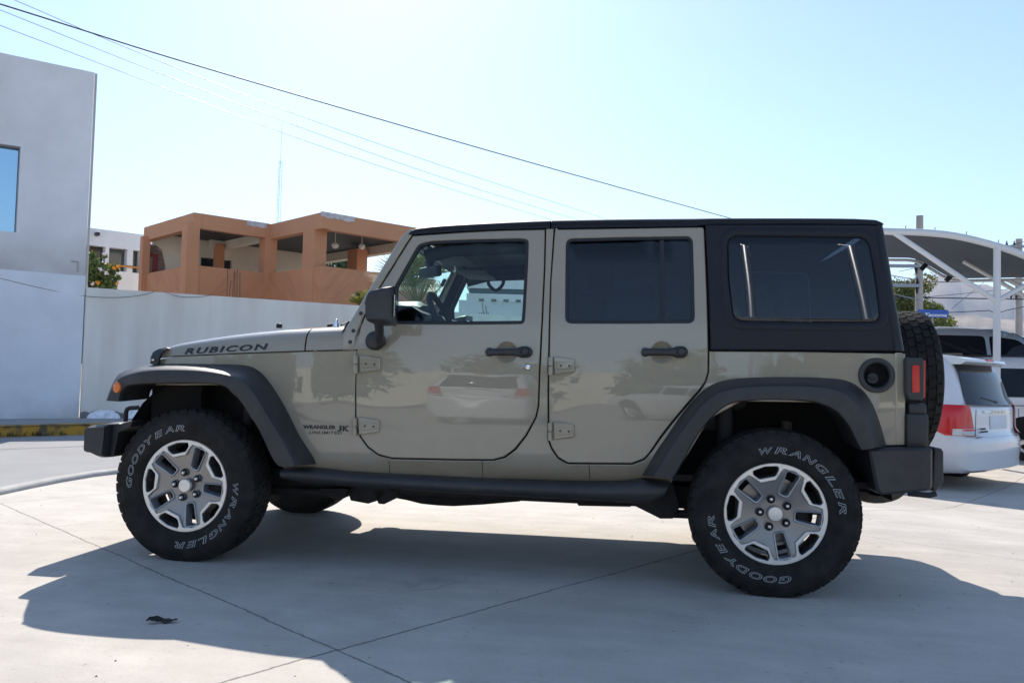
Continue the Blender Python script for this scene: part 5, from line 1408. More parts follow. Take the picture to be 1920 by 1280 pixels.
def tree(name, label, P, h, w_, n=3500, size=.12, m=leaf_dark, cat='tree', nb=16, group=None, low=.3, trunk=.12):
    t = thing(name, label, cat, (P[0], P[1], 0), group=group)
    mb = MB(); top = Vector((0, 0, h*.62)); mb.tube([(0, 0, -.6), (.03, 0, h*.2), (0, .04, h*.4), top], [trunk, trunk*.85, trunk*.7, trunk*.35], 8)
    blobs = []
    for i in range(nb):
        a = random.uniform(0, 6.28); zz = random.uniform(low, .92); rr = w_*random.uniform(.1, .42)*(1-.55*abs(zz-.6)/.4*.8)
        c = Vector((rr*cos(a), rr*sin(a), h*zz)); q = w_*random.uniform(.13, .24); blobs.append((tuple(c), (q, q, q*.85)))
        if i % 2 == 0: mb.tube([(0, 0, h*min(.5, zz*.6)), tuple(c*.55+Vector((0, 0, h*.2))), tuple(c)], [trunk*.45, trunk*.25, trunk*.1], 5)
    mb.build('trunk', bark, t, smooth=60)
    cb = MB(); foliage(cb, blobs, n, size); cb.build('crown', m, t, normals=False); return t
def palm(name, label, P, h, nf=26, fl=1.6, m=leaf_yel, group=None):
    t = thing(name, label, 'palm', (P[0], P[1], 0), group=group)
    mb = MB(); mb.tube([(0, 0, -.1), (.03, 0, h*.5), (0, 0, h)], [.16, .14, .12], 10); mb.build('trunk', bark, t, smooth=60)
    cb = MB()
    for k in range(nf):
        a = 6.28*k/nf+random.uniform(-.15, .15); el = random.uniform(.4, 1.4); d = Vector((cos(a)*cos(el), sin(a)*cos(el), sin(el))); side_ = d.cross(Vector((0, 0, 1))).normalized(); up_ = side_.cross(d)
        st_ = fl*.45; c = Vector((0, 0, h))+d*st_; cb.tube([(0, 0, h), tuple(c)], .012, 4)
        for j in range(15):
            q = (j-7)/7*1.25; dd = (d*cos(q)+side_*sin(q)).normalized(); L_2 = fl*.55*(1-.25*abs(q)/1.25)
            e = (dd.cross(up_)).normalized()*.018; tip = c+dd*L_2+Vector((0, 0, -.12*L_2)); mid_ = c+dd*L_2*.55
            cb.add([c-e*.5, mid_-e, tip, mid_+e, c+e*.5], [(0, 1, 2, 3, 4)])
    cb.build('fronds', m, t, normals=False); return t
def P2d(px, depth, py=550): q = atdist(px, py, depth); return (q.x, q.y)
def htop(px, py, depth): return atdist(px, py, depth).z
tree('leafy_tree', 'dark green tree seen under the terrace roof at the left of its far column', P2d(640, 40), htop(640, 462, 40), 3.4, 5000, .13)
tree('leafy_tree', 'dark green tree between the far terrace column and the windshield pillar', P2d(704, 42), htop(704, 486, 42), 1.9, 2600, .12)
tree('leafy_tree', 'leafy tree seen through the windshield behind the palm', P2d(762, 33), htop(762, 486, 33), 2.7, 4500, .12, leaf_mid)
palm('fan_palm', 'yellow-green fan palm seen through the windshield', P2d(785, 22, 580), htop(785, 575, 22), 30, 2.0)
palm('fan_palm', 'small fan palm poking above the grey wall beside the windshield pillar', P2d(681, 19, 570), htop(681, 577, 19), 22, .48)
q = P2d(186, 19, 520); bz = htop(186, 540, 19)
tb_ = thing('flowering_bush', 'green bush with orange and white flowers above the grey wall', 'bush', (q[0], q[1], 0))
mb = MB(); mb.tube([(0, 0, 0), (0, 0, bz)], .05, 6); blobs = []
for (px_, py_, r) in ((172, 520, .20), (178, 497, .16), (190, 510, .22), (205, 525, .18), (163, 510, .15), (196, 480, .06), (172, 478, .08), (215, 505, .10), (168, 536, .2), (200, 538, .2), (186, 535, .2), (218, 500, .05), (222, 520, .06)):
    c = atdist(px_, py_, 19); c = Vector((c.x-q[0], c.y-q[1], c.z)); blobs.append((tuple(c), (r, r, r)))
    mb.tube([(0, 0, bz-.4), tuple(c)], .012, 4)
mb.build('branches', bark, tb_); cb = MB(); foliage(cb, blobs, 2600, .05); cb.build('foliage', leaf_mid, tb_, normals=False)
for nm, colr, L in (('orange_flowers', (.75, .32, .02), ((183, 530), (222, 500), (220, 531), (214, 502))), ('white_flowers', (.75, .7, .72), ((174, 532), (188, 505), (200, 512), (196, 476)))):
    mb = MB()
    for a_, b__ in L:
        c = atdist(a_, b__, 18.75); bl = [((c.x-q[0], c.y-q[1], c.z), (.035, .035, .035))]; foliage(mb, bl, 26, .03)
    mb.build(nm, mat(nm, colr, rough=.7), tb_, normals=False)

# ---- radio mast behind the terrace building
MD = 60
mp_ = atdist(522, 412, MD); mt_ = thing('radio_mast', 'very thin pale lattice radio mast rising behind the terrace building', 'mast', (mp_.x, mp_.y, 0))
mb = MB(); z0, z1, z2 = mp_.z-1, atdist(525, 300, MD).z, atdist(528, 226, MD).z
for k in range(3):
    a = 2.1*k; mb.tube([(.17*cos(a), .17*sin(a), z0), (.12*cos(a), .12*sin(a), z1)], .014, 4)
n = 16
for i in range(n):
    z_ = z0+(z1-z0)*i/n; zn_ = z0+(z1-z0)*(i+1)/n
    for k in range(3): a, b__ = 2.1*k, 2.1*(k+1); mb.tube([(.16*cos(a), .16*sin(a), z_), (.16*cos(b__), .16*sin(b__), zn_)], .007, 3)
mb.tube([(0, 0, z1-.3), (0, 0, z2)], [.016, .012], 5)
mastm = mat('mast_paint', (.45, .5, .6), rough=.5)
mb.build('lattice', mastm, mt_)
# ---- overhead wires
def wire(name, label, L, r, m, d0=16, d1=42, sag=0.0, group=None):
    pts = []
    n = len(L)
    for i, (a_, b__) in enumerate(L):
        t = (a_-L[0][0])/(L[-1][0]-L[0][0]); dep = 1/((1-t)/d0+t/d1); pts.append(atdist(a_, b__, dep))
    mb = MB(); mb.tube(spline(pts, 6), r, 6); o = mb.build(name, m); tag(o, label, 'wire', group); return o
wirem = mat('wire_black', (.02, .02, .03), rough=.6); wireb = mat('wire_blue_grey', (.16, .24, .45), rough=.4)
wire('overhead_cable', 'thick dark twisted overhead cable crossing the sky', [(-160, -39), (0, 8), (156, 57), (312, 106), (600, 191), (900, 278), (1120, 340), (1350, 404), (1500, 445)], .017, wirem)
wire('overhead_wire', 'thin pale overhead wire that starts highest and crosses the thick cable', [(-160, -75), (26, 0), (187, 69), (400, 155), (600, 231), (850, 318), (1110, 402), (1250, 446)], .008, wireb, group='thin overhead wires')
wire('overhead_wire', 'middle of the three thin overhead wires', [(-160, -43), (0, 19), (300, 138), (600, 252.5), (850, 340), (1070, 408), (1200, 446)], .008, wireb, group='thin overhead wires')
wire('overhead_wire', 'lowest thin overhead wire', [(-160, -11), (0, 48), (300, 162), (600, 274), (850, 356), (1020, 408), (1120, 438)], .008, wireb, group='thin overhead wires')

# ================================================================== right side: shade canopy, poles, mountains
steelw = mat('white_steel_tube', (.66, .66, .66), rough=.45, noise=.03, nscale=2)
fabric = mat('grey_shade_cloth', (.085, .10, .115), rough=.95, noise=.1, nscale=3)
CD = 13.0
Pp = atdist(1869, 640, CD); Pp.z = 0
dc = U2(-2)                                   # direction of the near arch
ct = thing('shade_canopy', 'white steel cantilever canopy with dark grey shade cloth over the parked cars', 'canopy', (Pp.x, Pp.y, 0))
def arch(L, Poff): return [onwall(a_, b__, Pp+Poff, dc) for a_, b__ in L]
A0 = arch([(1630, 432), (1668, 434), (1740, 436.5), (1800, 444), (1868, 461), (1920, 479), (1990, 512)], Vector((0, 0, 0)))
def cpart(mb, n, m, **k):
    o = mb.build(n, m, None, **k); o.parent = ct; o.location = -Vector(ct.location); return o
cpart(MB().tube(spline([tuple(p) for p in A0], 5), .055, 12), 'arch_tube', steelw, smooth=50)
zt0_ = onwall(1868, 462, Pp, dc).z
cpart(MB().tube([(Pp.x, Pp.y, -.5), (Pp.x, Pp.y, zt0_)], .052, 14), 'post', steelw, smooth=50)
bj = onwall(1868, 565, Pp, dc); 
cpart(MB().tube([tuple(onwall(1676, 436, Pp, dc)), (bj.x, bj.y, bj.z)], .042, 10), 'brace', steelw, smooth=50)
cpart(MB().tube([(bj.x, bj.y, bj.z), tuple(onwall(1945, 522, Pp, dc))], .036, 10), 'brace', steelw, smooth=50)
# cloth from the near arch over to a second, lower arch behind
dn = U2(88)
far_off = dn*5.5
A1 = arch([(1600, 487), (1680, 487.5), (1712, 489), (1736, 499), (1775, 521), (1803, 526), (1860, 525.5), (1920, 525), (2010, 530)], far_off)
sp0, sp1 = [], []
S0 = spline([tuple(p) for p in A0], 12); S1 = spline([tuple(p) for p in A1], 12)
def resample(S_, n):
    S_ = [Vector(p) for p in S_]; l = [0]
    for i in range(1, len(S_)): l.append(l[-1]+(S_[i]-S_[i-1]).length)
    out = []
    for k in range(n):
        t = l[-1]*k/(n-1); i = max(1, min(len(l)-1, int(np.searchsorted(l, t)))); f = (t-l[i-1])/max(1e-9, l[i]-l[i-1]); out.append(S_[i-1].lerp(S_[i], f))
    return out
r0, r1 = resample(S0, 40), resample(S1, 40)
rows = []
for k in range(13):
    t = k/12; rows.append([tuple(a_.lerp(b__, t)+Vector((0, 0, .05-.35*sin(pi*t)*.35))) for a_, b__ in zip(r0, r1)])
cpart(MB().grid(rows), 'shade_cloth', fabric, smooth=60)
cpart(MB().tube(S1[::3], .035, 8), 'arch_tube', steelw, smooth=50)
for (a_, b__, c_, d_) in ((1838, 458, 1926, 495), (1806, 490, 1930, 560), (1890, 525, 1950, 556)):
    cpart(MB().tube([tuple(onwall(a_, b__, Pp+dn*1.8, dc)), tuple(onwall(c_, d_, Pp+dn*1.8, dc))], .035, 8), 'rafter', steelw, smooth=50)
for a_, b__ in ((1732, 500), (1779, 521)):
    q = onwall(a_, b__, Pp+far_off*.97, dc); mb = MB(); mb.box((-.09, -.03, -.05), (.09, .03, .05), .01, M=Matrix.Translation(q)@Matrix.Rotation(radians(-50), 4, 'Y')); o = cpart(mb, 'floodlight', blackm)
for a_, b__ in ((1698, 430), (1753, 433), (1812, 441), (1872, 457)):
    q = onwall(a_, b__, Pp, dc); cpart(MB().tube([q, q+Vector((0, 0, .05)), q+Vector((.01, 0, .06))], .006, 5), 'cloth_hook', seal)

polem = mat('concrete_pole', (.42, .37, .34), rough=.9, noise=.1, nscale=4)
def pole(label, px, py_top, dep, r, cross):
    q = atdist(px, 600, dep); t = thing('utility_pole', label, 'utility pole', (q.x, q.y, 0), group='utility poles by the canopy'); zt = htop(px, py_top, dep)
    MB().tube([(0, 0, -.6), (0, 0, zt*.5), (0, 0, zt)], [r*1.25, r*1.12, r], 12).build('pole', polem, t, smooth=50)
    for (zz_, l, off_) in cross:
        mb = MB(); z_ = htop(px, zz_, dep); mb.box((off_-l/2, -.05-r, z_-.05), (off_+l/2, .05-r, z_+.05), .01)
        mb.tube([(off_-l*.45, -r, z_), (0, -r, z_-.45)], .015, 5); c = mb.build('cross_arm', mat('galvanised', (.3, .32, .35), rough=.5, metal=.5), t)
        mb = MB()
        for f in (-.45, -.2, .45):
            x_ = off_+l*f; mb.lathe([(.03, .0), (.06, .03), (.03, .05), (.06, .08), (.03, .11), (.02, .2)], 8, M=Matrix.Translation((x_, -r, z_+.04))@Matrix.Rotation(radians(90), 4, 'X'))
            mb.lathe([(.03, .0), (.05, .03), (.02, .2)], 8, M=Matrix.Translation((x_, -r, z_-.04))@Matrix.Rotation(radians(-90), 4, 'X'))
        mb.build('insulator', darkmet, c, smooth=50); explode(c.children[-1])
    return t
pole('pale concrete utility pole just right of the vehicle, behind the canopy', 1723, 403, 26, .105, ((499, 2.6, -1.3), (536, 2.0, -1.0)))
tq = pole('slimmer utility pole near the right edge with a bracket and wires', 1910, 447, 36, .13, ((462, 1.2, 0), (552, .8, 0)))
wires = [([(1640, 528), (1740, 529), (1840, 528), (1960, 527)], .013), ([(1640, 556), (1740, 558), (1860, 560), (1990, 562)], .02), ([(1690, 561), (1800, 551), (1890, 542), (1960, 534)], .009), ([(1775, 586), (1855, 582), (1868, 588), (1890, 581), (1925, 574)], .014), ([(1785, 578), (1850, 525), (1885, 500)], .008), ([(1685, 509), (1720, 502), (1760, 496)], .009), ([(1895, 460), (1925, 452)], .009)]
for i, (L, r) in enumerate(wires):
    lab = ['upper dark horizontal cable over the mountains right of the vehicle', 'thick dark horizontal cable just below the canopy brace', 'thin wire rising to the right in front of the mountains', 'kinked dark cable running behind the white post to the slim pole', 'thin guy wire slanting up to the right behind the canopy', 'short wire under the canopy cloth by the pale pole', 'short wire beside the top of the slim pole'][i]
    mb = MB(); mb.tube([atdist(a_, b__, 30) for a_, b__ in L], r, 6); tag(mb.build('utility_wire', wirem), lab, 'wire', 'utility wires on the right')
tree('leafy_tree', 'sunlit yellow-green tree behind the pale utility pole', P2d(1712, 31), htop(1712, 507, 31), 2.6, 12000, .06, leaf_ylg, low=.25, nb=30)
tree('leafy_tree', 'low green tree behind the blue sign', P2d(1755, 33), htop(1755, 556, 33), 1.7, 5000, .06, leaf_ylg, low=.25, nb=18)
# blue sign
q = atdist(1756, 588, 25); st_ = thing('blue_sign', 'blue street sign with white lettering behind the spare wheel', 'sign', (q.x, q.y, 0)); zq = q.z
wsz, hsz = .74, .225
MB().box((-wsz*.75, -.015, zq-hsz/2), (wsz*.48, .015, zq+hsz/2), .004, M=Matrix.Rotation(.15, 4, 'Z')).build('sign_panel', mat('sign_blue', (.02, .09, .42), rough=.35), st_)
v_, f_ = text_mesh('Tacoma', .25, .03, ext=.002); x0, x1 = min(p[0] for p in v_), max(p[0] for p in v_)
mb = MB(); mb.add([(-.36+(p[0]-x0)/(x1-x0)*.66, -.02-p[2], zq-.085+p[1]*.14) for p in v_], f_); mb.v = [tuple(Matrix.Rotation(.15, 4, 'Z')@Vector(p)) for p in mb.v]
mb.build('sign_lettering', mat('sign_white', (.75, .75, .78), rough=.5), st_)
MB().tube([(-.1, .04, -.5), (-.1, .04, zq+.1)], .03, 8).build('sign_post', polem, st_)
# mountains
def ridge(name, L, dist, m, depth):
    pts = [atdist(a_, b__, dist) for a_, b__ in L]; base = []
    pts = [Vector(p) for p in dens([tuple(p) for p in pts], dist*.006, False)]
    rows = [[], [], [], []]
    for i, p in enumerate(pts):
        j = RND.normal()*dist*.0006; dr = Vector((p.x-CAM.x, p.y-CAM.y, 0)).normalized(); z = p.z+j
        for k, (f, zz_) in enumerate(((0, 1), (-.35, .72), (-.7, .35), (-1, 0))):
            n_ = 0 if k in (0,) else RND.normal()*dist*.0022
            rows[k].append((p.x+dr.x*depth*f, p.y+dr.y*depth*f, max(-5, z*zz_+n_)))
    rows.insert(0, [(a_[0]+(a_[0]-CAM.x)*.3, a_[1]+(a_[1]-CAM.y)*.3, -5) for a_ in rows[0]])
    o = MB().grid(rows).build(name, m, smooth=60); o['kind'] = 'structure'; return o
rock = mat('mountain_rock', (.20, .15, .115), rough=1, noise=.35, nscale=.01)
hill = mat('hill_scrub', (.24, .19, .14), rough=1, noise=.5, nscale=.02)
ridge('mountains', [(1200, 600), (1400, 575), (1560, 560), (1640, 548), (1715, 525), (1745, 520), (1758, 516), (1790, 515), (1810, 527), (1835, 535), (1850, 533), (1870, 541), (1900, 548), (1960, 570), (2100, 610), (2400, 640)], 2600, rock, 800)
ridge('hills', [(1500, 620), (1700, 596), (1780, 589), (1830, 591), (1860, 598), (1920, 600), (2000, 605), (2200, 630), (2500, 660)], 1300, hill, 400)

# ================================================================== other vehicles
whitep = mat('white_car_paint', (.70, .70, .72), rough=.35, coat=1, coatr=.02)
silverp = mat('silver_car_paint', (.50, .52, .56), rough=.3, metal=.4, coat=1)
cargl = mat('dark_car_glass', (.006, .007, .011), rough=.03, spec=.35)
trimb = mat('black_trim', (.018, .018, .02), rough=.6)
tanplastic = mat('grey_step_pad', (.16, .155, .14), rough=.6)
cream_lens = mat('clear_lens', (.6, .58, .54), rough=.15, coat=1)
def dist_edge(x, z, P):
    best = 9
    for i in range(len(P)):
        a, b_ = Vector(P[i-1]), Vector(P[i]); ab = b_-a; t = max(0, min(1, (Vector((x, z))-a).dot(ab)/max(1e-12, ab.length_squared))); best = min(best, (Vector((x, z))-(a+ab*t)).length)
    return best
class Shell:
    """car body swollen from its side silhouette: rounded edges, tumblehome above the belt"""
    def __init__(s, sil, W_, belt, r=.16, tum=.28, rearbow=.10, xr=0.0):
        s.P = sil; s.W = W_; s.belt = belt; s.r = r; s.tum = tum; s.bow = rearbow; s.xr = xr
    def half(s, x, z):
        d = min(dist_edge(x, z, s.P), s.r) if inpoly(x, z, s.P) else 0.0
        h = s.W-s.r*(1-sqrt(max(0, 1-(1-d/s.r)**2)))*.8
        if z > s.belt: h -= (z-s.belt)*s.tum
        if z < .55: h -= (.55-z)*.25
        return h+.012*exp_(-((z-.78)/.1)**2)
    def pt(s, x, z, side_=1, off=0.0):
        return (x, side_*(s.half(x, z)+off), z)
    def rearx(s, x, y): return x-s.bow*(abs(y)/s.W)**2.2*(1 if x > s.xr-.5 else 0)
def exp_(v): return math.exp(v)
def build_shell(sh, root, m):
    P = dens(sh.P, .08); verts = [Vector(p) for p in P]; n = len(P); E = [(i, (i+1) % n) for i in range(n)]
    for o_ in (.012, .03, .06, .11, .16):
        I = [p for p in dens(offset(sh.P, o_), .09) if inpoly(p[0], p[1], sh.P) and dist_edge(p[0], p[1], sh.P) > o_*.8]; verts += [Vector(p) for p in I]
    x0, x1 = min(p[0] for p in P), max(p[0] for p in P); z0, z1 = min(p[1] for p in P), max(p[1] for p in P)
    x = x0
    while x < x1:
        z = z0
        while z < z1:
            if inpoly(x, z, sh.P) and dist_edge(x, z, sh.P) > .2: verts.append(Vector((x, z)))
            z += .09
        x += .11
    vo, eo, fo, ov, oe, of = delaunay_2d_cdt(verts, E, [], 0, 1e-6)
    keep = [tuple(f) for f in fo if inpoly(sum(vo[i].x for i in f)/3, sum(vo[i].y for i in f)/3, P)]
    mb = MB()
    for sd in (1, -1):
        vs = []
        for q in vo:
            p = sh.pt(q.x, q.y, sd); vs.append((sh.rearx(p[0], p[1]), p[1], p[2]))
        mb.add(vs, keep)
    rows = []
    for q in P:
        h = sh.half(q[0], q[1]); rows.append([(sh.rearx(q[0], h*t), h*t, q[1]+.02*(1-t*t)*(1 if q[1] > 1.62 else 0)) for t in [-1+2*i/14 for i in range(15)]])
    mb.grid(rows, closev=True)
    o = mb.build('body', m, root, smooth=40)
    b = bmesh.new(); b.from_mesh(o.data); bmesh.ops.remove_doubles(b, verts=b.verts, dist=.002); bmesh.ops.recalc_face_normals(b, faces=b.faces[:]); b.to_mesh(o.data); b.free()
    o.data.shade_smooth(); o.data.set_sharp_from_angle(angle=radians(38)); return o
def patch(sh, P, side_, off, step=.08):
    """piece lying on the flank"""
    P = dens(P, step); verts = [Vector(p) for p in P]; n = len(P); E = [(i, (i+1) % n) for i in range(n)]
    x = min(p[0] for p in P)
    while x < max(p[0] for p in P):
        z = min(p[1] for p in P)
        while z < max(p[1] for p in P):
            if inpoly(x, z, P) and dist_edge(x, z, P) > step*.4: verts.append(Vector((x, z)))
            z += step
        x += step
    vo, eo, fo, *_ = delaunay_2d_cdt(verts, E, [], 0, 1e-6)
    keep = [tuple(f) for f in fo if inpoly(sum(vo[i].x for i in f)/3, sum(vo[i].y for i in f)/3, P)]
    mb = MB(); vs = []
    for q in vo: p = sh.pt(q.x, q.y, side_, off); vs.append((sh.rearx(p[0], p[1])+off*.0, p[1], p[2]))
    return mb.add(vs, keep)
def car_wheel(root, x, y, r=.34, wd=.22, m=machined):
    sgn = 1 if y > 0 else -1; yc = 0
    mb = MB(); prof = [(r*.62, wd*.5-.01), (r*.80, wd*.5), (r*.95, wd*.47), (r, wd*.36), (r, -wd*.36), (r*.95, -wd*.5), (r*.6, -wd*.5)]
    M_ = Matrix.Translation((x, y-sgn*wd*.5, r)) @ (Matrix.Identity(4) if sgn > 0 else Matrix.Rotation(pi, 4, 'Z'))
    mb.lathe(prof, 32, M=M_); w_ = mb.build('wheel', rubber, root, smooth=40)
    mb = MB(); mb.lathe([(r*.63, wd*.5-.01), (r*.60, wd*.42), (r*.55, wd*.34), (r*.2, wd*.36), (.001, wd*.40)], 32, M=M_); o = mb.build('rim', m, w_, smooth=40)
    mb = MB(); 
    for k in range(5):
        a = 2*pi*k/5+.3; 
        pts = [(r*.25*cos(a-.25), wd*.372, r*.25*sin(a-.25)), (r*.54*cos(a-.42), wd*.352, r*.54*sin(a-.42)), (r*.54*cos(a+.42), wd*.352, r*.54*sin(a+.42)), (r*.25*cos(a+.25), wd*.372, r*.25*sin(a+.25))]
        mb.add([tuple(M_@Vector(p)+Vector((0, sgn*.003, 0))) for p in pts], [(0, 1, 2, 3)])
    mb.build('rim_openings', gap, o, normals=False); return w_
def rear_sheet(sh, L, off, zs=None):
    """patch on the rear face: L rows of (z, y0, y1); x follows the silhouette's rear edge"""
    rx = sorted([(p[1], p[0]) for p in dens(sh.P, .05) if p[0] > sh.xr-.75 and p[1] > .3]); 
    def xr(z):
        c = [x for zz_, x in rx if abs(zz_-z) < .06]; return max(c) if c else sh.xr
    rows = []
    for z, y0, y1 in L: rows.append([(sh.rearx(xr(z), y0+(y1-y0)*i/10)+off, y0+(y1-y0)*i/10, z) for i in range(11)])
    return MB().grid(rows)
# the minivan: nose at x=-5.15, tail at 0 (+x is backwards)
MV = spline([(-5.13, .42), (-5.10, .72), (-4.95, .86), (-4.15, 1.03), (-3.75, 1.12), (-3.0, 1.58), (-2.5, 1.71), (-1.6, 1.75), (-.75, 1.72), (-.42, 1.66), (-.26, 1.44), (-.13, 1.12), (-.085, 1.04), (-.075, .78), (-.03, .70), (-.01, .62), (-.02, .42), (-.12, .27), (-1.0, .24), (-2.5, .22), (-4.2, .22), (-4.95, .25)], 3, True)
def minivan(label, group, full=True):
    root = thing('minivan', label, 'minivan', group=group)
    sh = Shell(MV, .985, 1.02, r=.15, tum=.30, rearbow=.13, xr=0.0)
    body = build_shell(sh, root, whitep)
    for sd in (1, -1):
        side_w = rpoly([(-.62, 1.07), (-1.62, 1.05), (-1.58, 1.55), (-1.0, 1.54), (-.80, 1.49), (-.66, 1.30)], .08, 4)
        patch(sh, side_w, sd, .005).build('side_window', cargl, root, smooth=60)
        patch(sh, rpoly([(-1.70, 1.05), (-2.72, 1.03), (-2.62, 1.55), (-1.66, 1.56)], .05, 4), sd, .005).build('side_window', cargl, root, smooth=60)
        patch(sh, rpoly([(-2.80, 1.03), (-3.75, 1.01), (-3.05, 1.46), (-2.72, 1.54)], .05, 4), sd, .005).build('side_window', cargl, root, smooth=60)
        tlp = rpoly([(-.14, .74), (-.40, .80), (-.40, 1.08), (-.20, 1.10), (-.115, 1.06)], .03, 3)
        def wrapz(z, x0_, y1_, off):
            xe = max([x for zz_, x in [(p[1], p[0]) for p in dens(sh.P, .03)] if abs(zz_-z) < .05]); row = []
            for i in range(13):
                x_ = x0_+(xe-.004-x0_)*(1-(1-i/12)**2); p = sh.pt(x_, z, sd, off); row.append((sh.rearx(p[0], p[1])+off*.5, p[1], z))
            h_ = sh.half(xe, z)
            for i in range(1, 9): y_ = sd*(h_+(y1_-h_)*i/8); row.append((sh.rearx(xe, y_)+off, y_, z))
            return row
        t = MB().grid([wrapz(z, x0_, y1_, .010) for z, x0_, y1_ in ((.73, -.20, .66), (.77, -.30, .67), (.82, -.38, .68), (.90, -.42, .70), (1.0, -.44, .72), (1.06, -.44, .74), (1.10, -.42, .76))]).build('tail_light', redlens, root, smooth=60)
        MB().grid([wrapz(z, -.13, y1_, .014) for z, y1_ in ((.735, .672), (.76, .675), (.79, .68), (.81, .685))]).build('reversing_lens', cream_lens, t, smooth=60)
        # wheel arches
        for x in (-1.02, -4.05):
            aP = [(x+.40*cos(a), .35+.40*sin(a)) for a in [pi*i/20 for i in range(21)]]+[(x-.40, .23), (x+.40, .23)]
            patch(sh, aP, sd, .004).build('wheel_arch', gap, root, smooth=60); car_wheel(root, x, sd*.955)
        mb = MB(); mb.tube([(x_, sd*(sh.half(x_, .9)+.002), z_) for x_, z_ in ((-2.78, .3), (-2.78, .6), (-2.78, 1.0))], .004, 4); mb.tube([(x_, sd*(sh.half(x_, .9)+.002), z_) for x_, z_ in ((-1.66, .3), (-1.66, .6), (-1.66, 1.0))], .004, 4)
        mb.tube([(x_, sd*(sh.half(x_, .92)+.003), .92) for x_ in (-.5, -1.0, -1.6)], .006, 4); explode(mb.build('door_seam', gap, root))
        mb = MB(); mb.tube([(x_, sd*.60, 1.765) for x_ in (-.75, -1.6, -2.6)], .016, 8); mb.build('roof_rail', trimb, root, smooth=50)
    rear_sheet(sh, [(1.10, -.76, .76), (1.2, -.74, .74), (1.35, -.70, .70), (1.5, -.66, .66), (1.60, -.62, .62)], .012).build('rear_window', cargl, root, smooth=60)
    # spoiler, wiper, number recess, badge, step pad
    mb = MB(); rr = []
    for y in [-.66+1.32*i/12 for i in range(13)]:
        b_ = -.05*(abs(y)/.66)**2; rr.append([(-.80+b_, y, 1.715), (-.35+b_, y, 1.705), (-.19+b_, y, 1.67), (-.175+b_, y, 1.635), (-.24+b_, y, 1.60), (-.45+b_, y, 1.60)])
    mb.grid(rr, closeu=True); mb.add(rr[0], [tuple(range(6))]); mb.add(rr[-1], [tuple(range(5, -1, -1))]); sp_ = mb.build('roof_spoiler', whitep, root, smooth=40)
    MB().box((-.21, -.11, 1.655), (-.175, .11, 1.68), .004).build('brake_lamp', redlens, sp_)
    MB().tube([(-.12, .02, 1.13), (-.11, -.03, 1.135), (-.16, -.36, 1.19)], [.022, .016, .008], 8).build('wiper', trimb, root, smooth=50)
    rear_sheet(sh, [(1.005, -.44, .44), (1.03, -.44, .44)], .012).build('garnish', machined, root)
    rear_sheet(sh, [(.80, -.28, .28), (.97, -.28, .28)], .004).build('number_plate_recess', whitelow, root)
    MB().grid([[(x_-.13*(abs(y_)/.985)**2.2, y_, .712) for y_ in [-.70+1.4*i/12 for i in range(13)]] for x_ in (-.11, -.055, -.035)]).build('step_pad', tanplastic, root)
    mb = MB(); mb.tube([(-.086, -.74, .72), (-.086, -.72, 1.05)], .004, 4); mb.tube([(-.086, .74, .72), (-.086, .72, 1.05)], .004, 4); mb.tube([(-.078, -.72, .71), (-.07, 0, .705), (-.078, .72, .71)], .005, 4); explode(mb.build('tailgate_seam', gap, root))
    v_, f_ = text_mesh('DODGE', 0, .02, ext=.002); x0_, x1_ = min(p[0] for p in v_), max(p[0] for p in v_)
    mb = MB(); mb.add([(-.062+p[2], -.24+(p[0]-x0_)/(x1_-x0_)*.48, 1.0+p[1]*.055) for p in v_], f_); mb.build('rear_lettering', chrome, root)
    v_, f_ = text_mesh('GRAND', 0, .02, ext=.002); mb = MB(); mb.add([(-.085+p[2], -.60+p[0]*.055, .80+p[1]*.03) for p in v_], f_)
    v_, f_ = text_mesh('CARAVAN', 0, .02, ext=.002); mb.add([(-.085+p[2], -.60+p[0]*.055, .765+p[1]*.03) for p in v_], f_); mb.build('model_lettering', trimb, root)
    # windscreen
    mb = MB(); mb.grid([[(x_, y_*w__, z_) for y_ in (-1, -.5, 0, .5, 1)] for x_, z_, w__ in ((-3.80, 1.15, .80), (-3.40, 1.40, .74), (-3.02, 1.60, .66))]); mb.build('windscreen', cargl, root, smooth=60)
    return root
def copy_tree(o, parent=None):
    c = o.copy(); COL.objects.link(c); c.parent = parent
    for ch in o.children: copy_tree(ch, c)
    return c
mv = minivan('white minivan with red tail light and rear wiper just behind the spare wheel', 'white minivans')
# local +x (tail) points towards heading angle HB in the world
HB = radians(-41)
tl_ = atdist(1812, 880, 10.4)                 # left rear corner
R_ = Matrix.Rotation(HB, 4, 'Z'); loc = Vector((tl_.x, tl_.y, 0))-(R_ @ Vector((-.12, -.95, 0)))
loc.z = drop(loc.x, loc.y)-.05; mv.scale = (1.03, 1.03, 1.03); mv.location = loc; mv.rotation_euler = (0, 0, HB)
m2 = copy_tree(mv); m2['label'] = 'white van with dark windows cut off by the right edge of the photo'
q = atdist(1928, 862, 14.0); loc2 = Vector((q.x, q.y, 0))-(R_ @ Vector((-1.02, -.95, 0))); m2.scale = (1, 1, 1); loc2.z = drop(loc2.x, loc2.y); m2.location = loc2
print('van', loc, loc2)
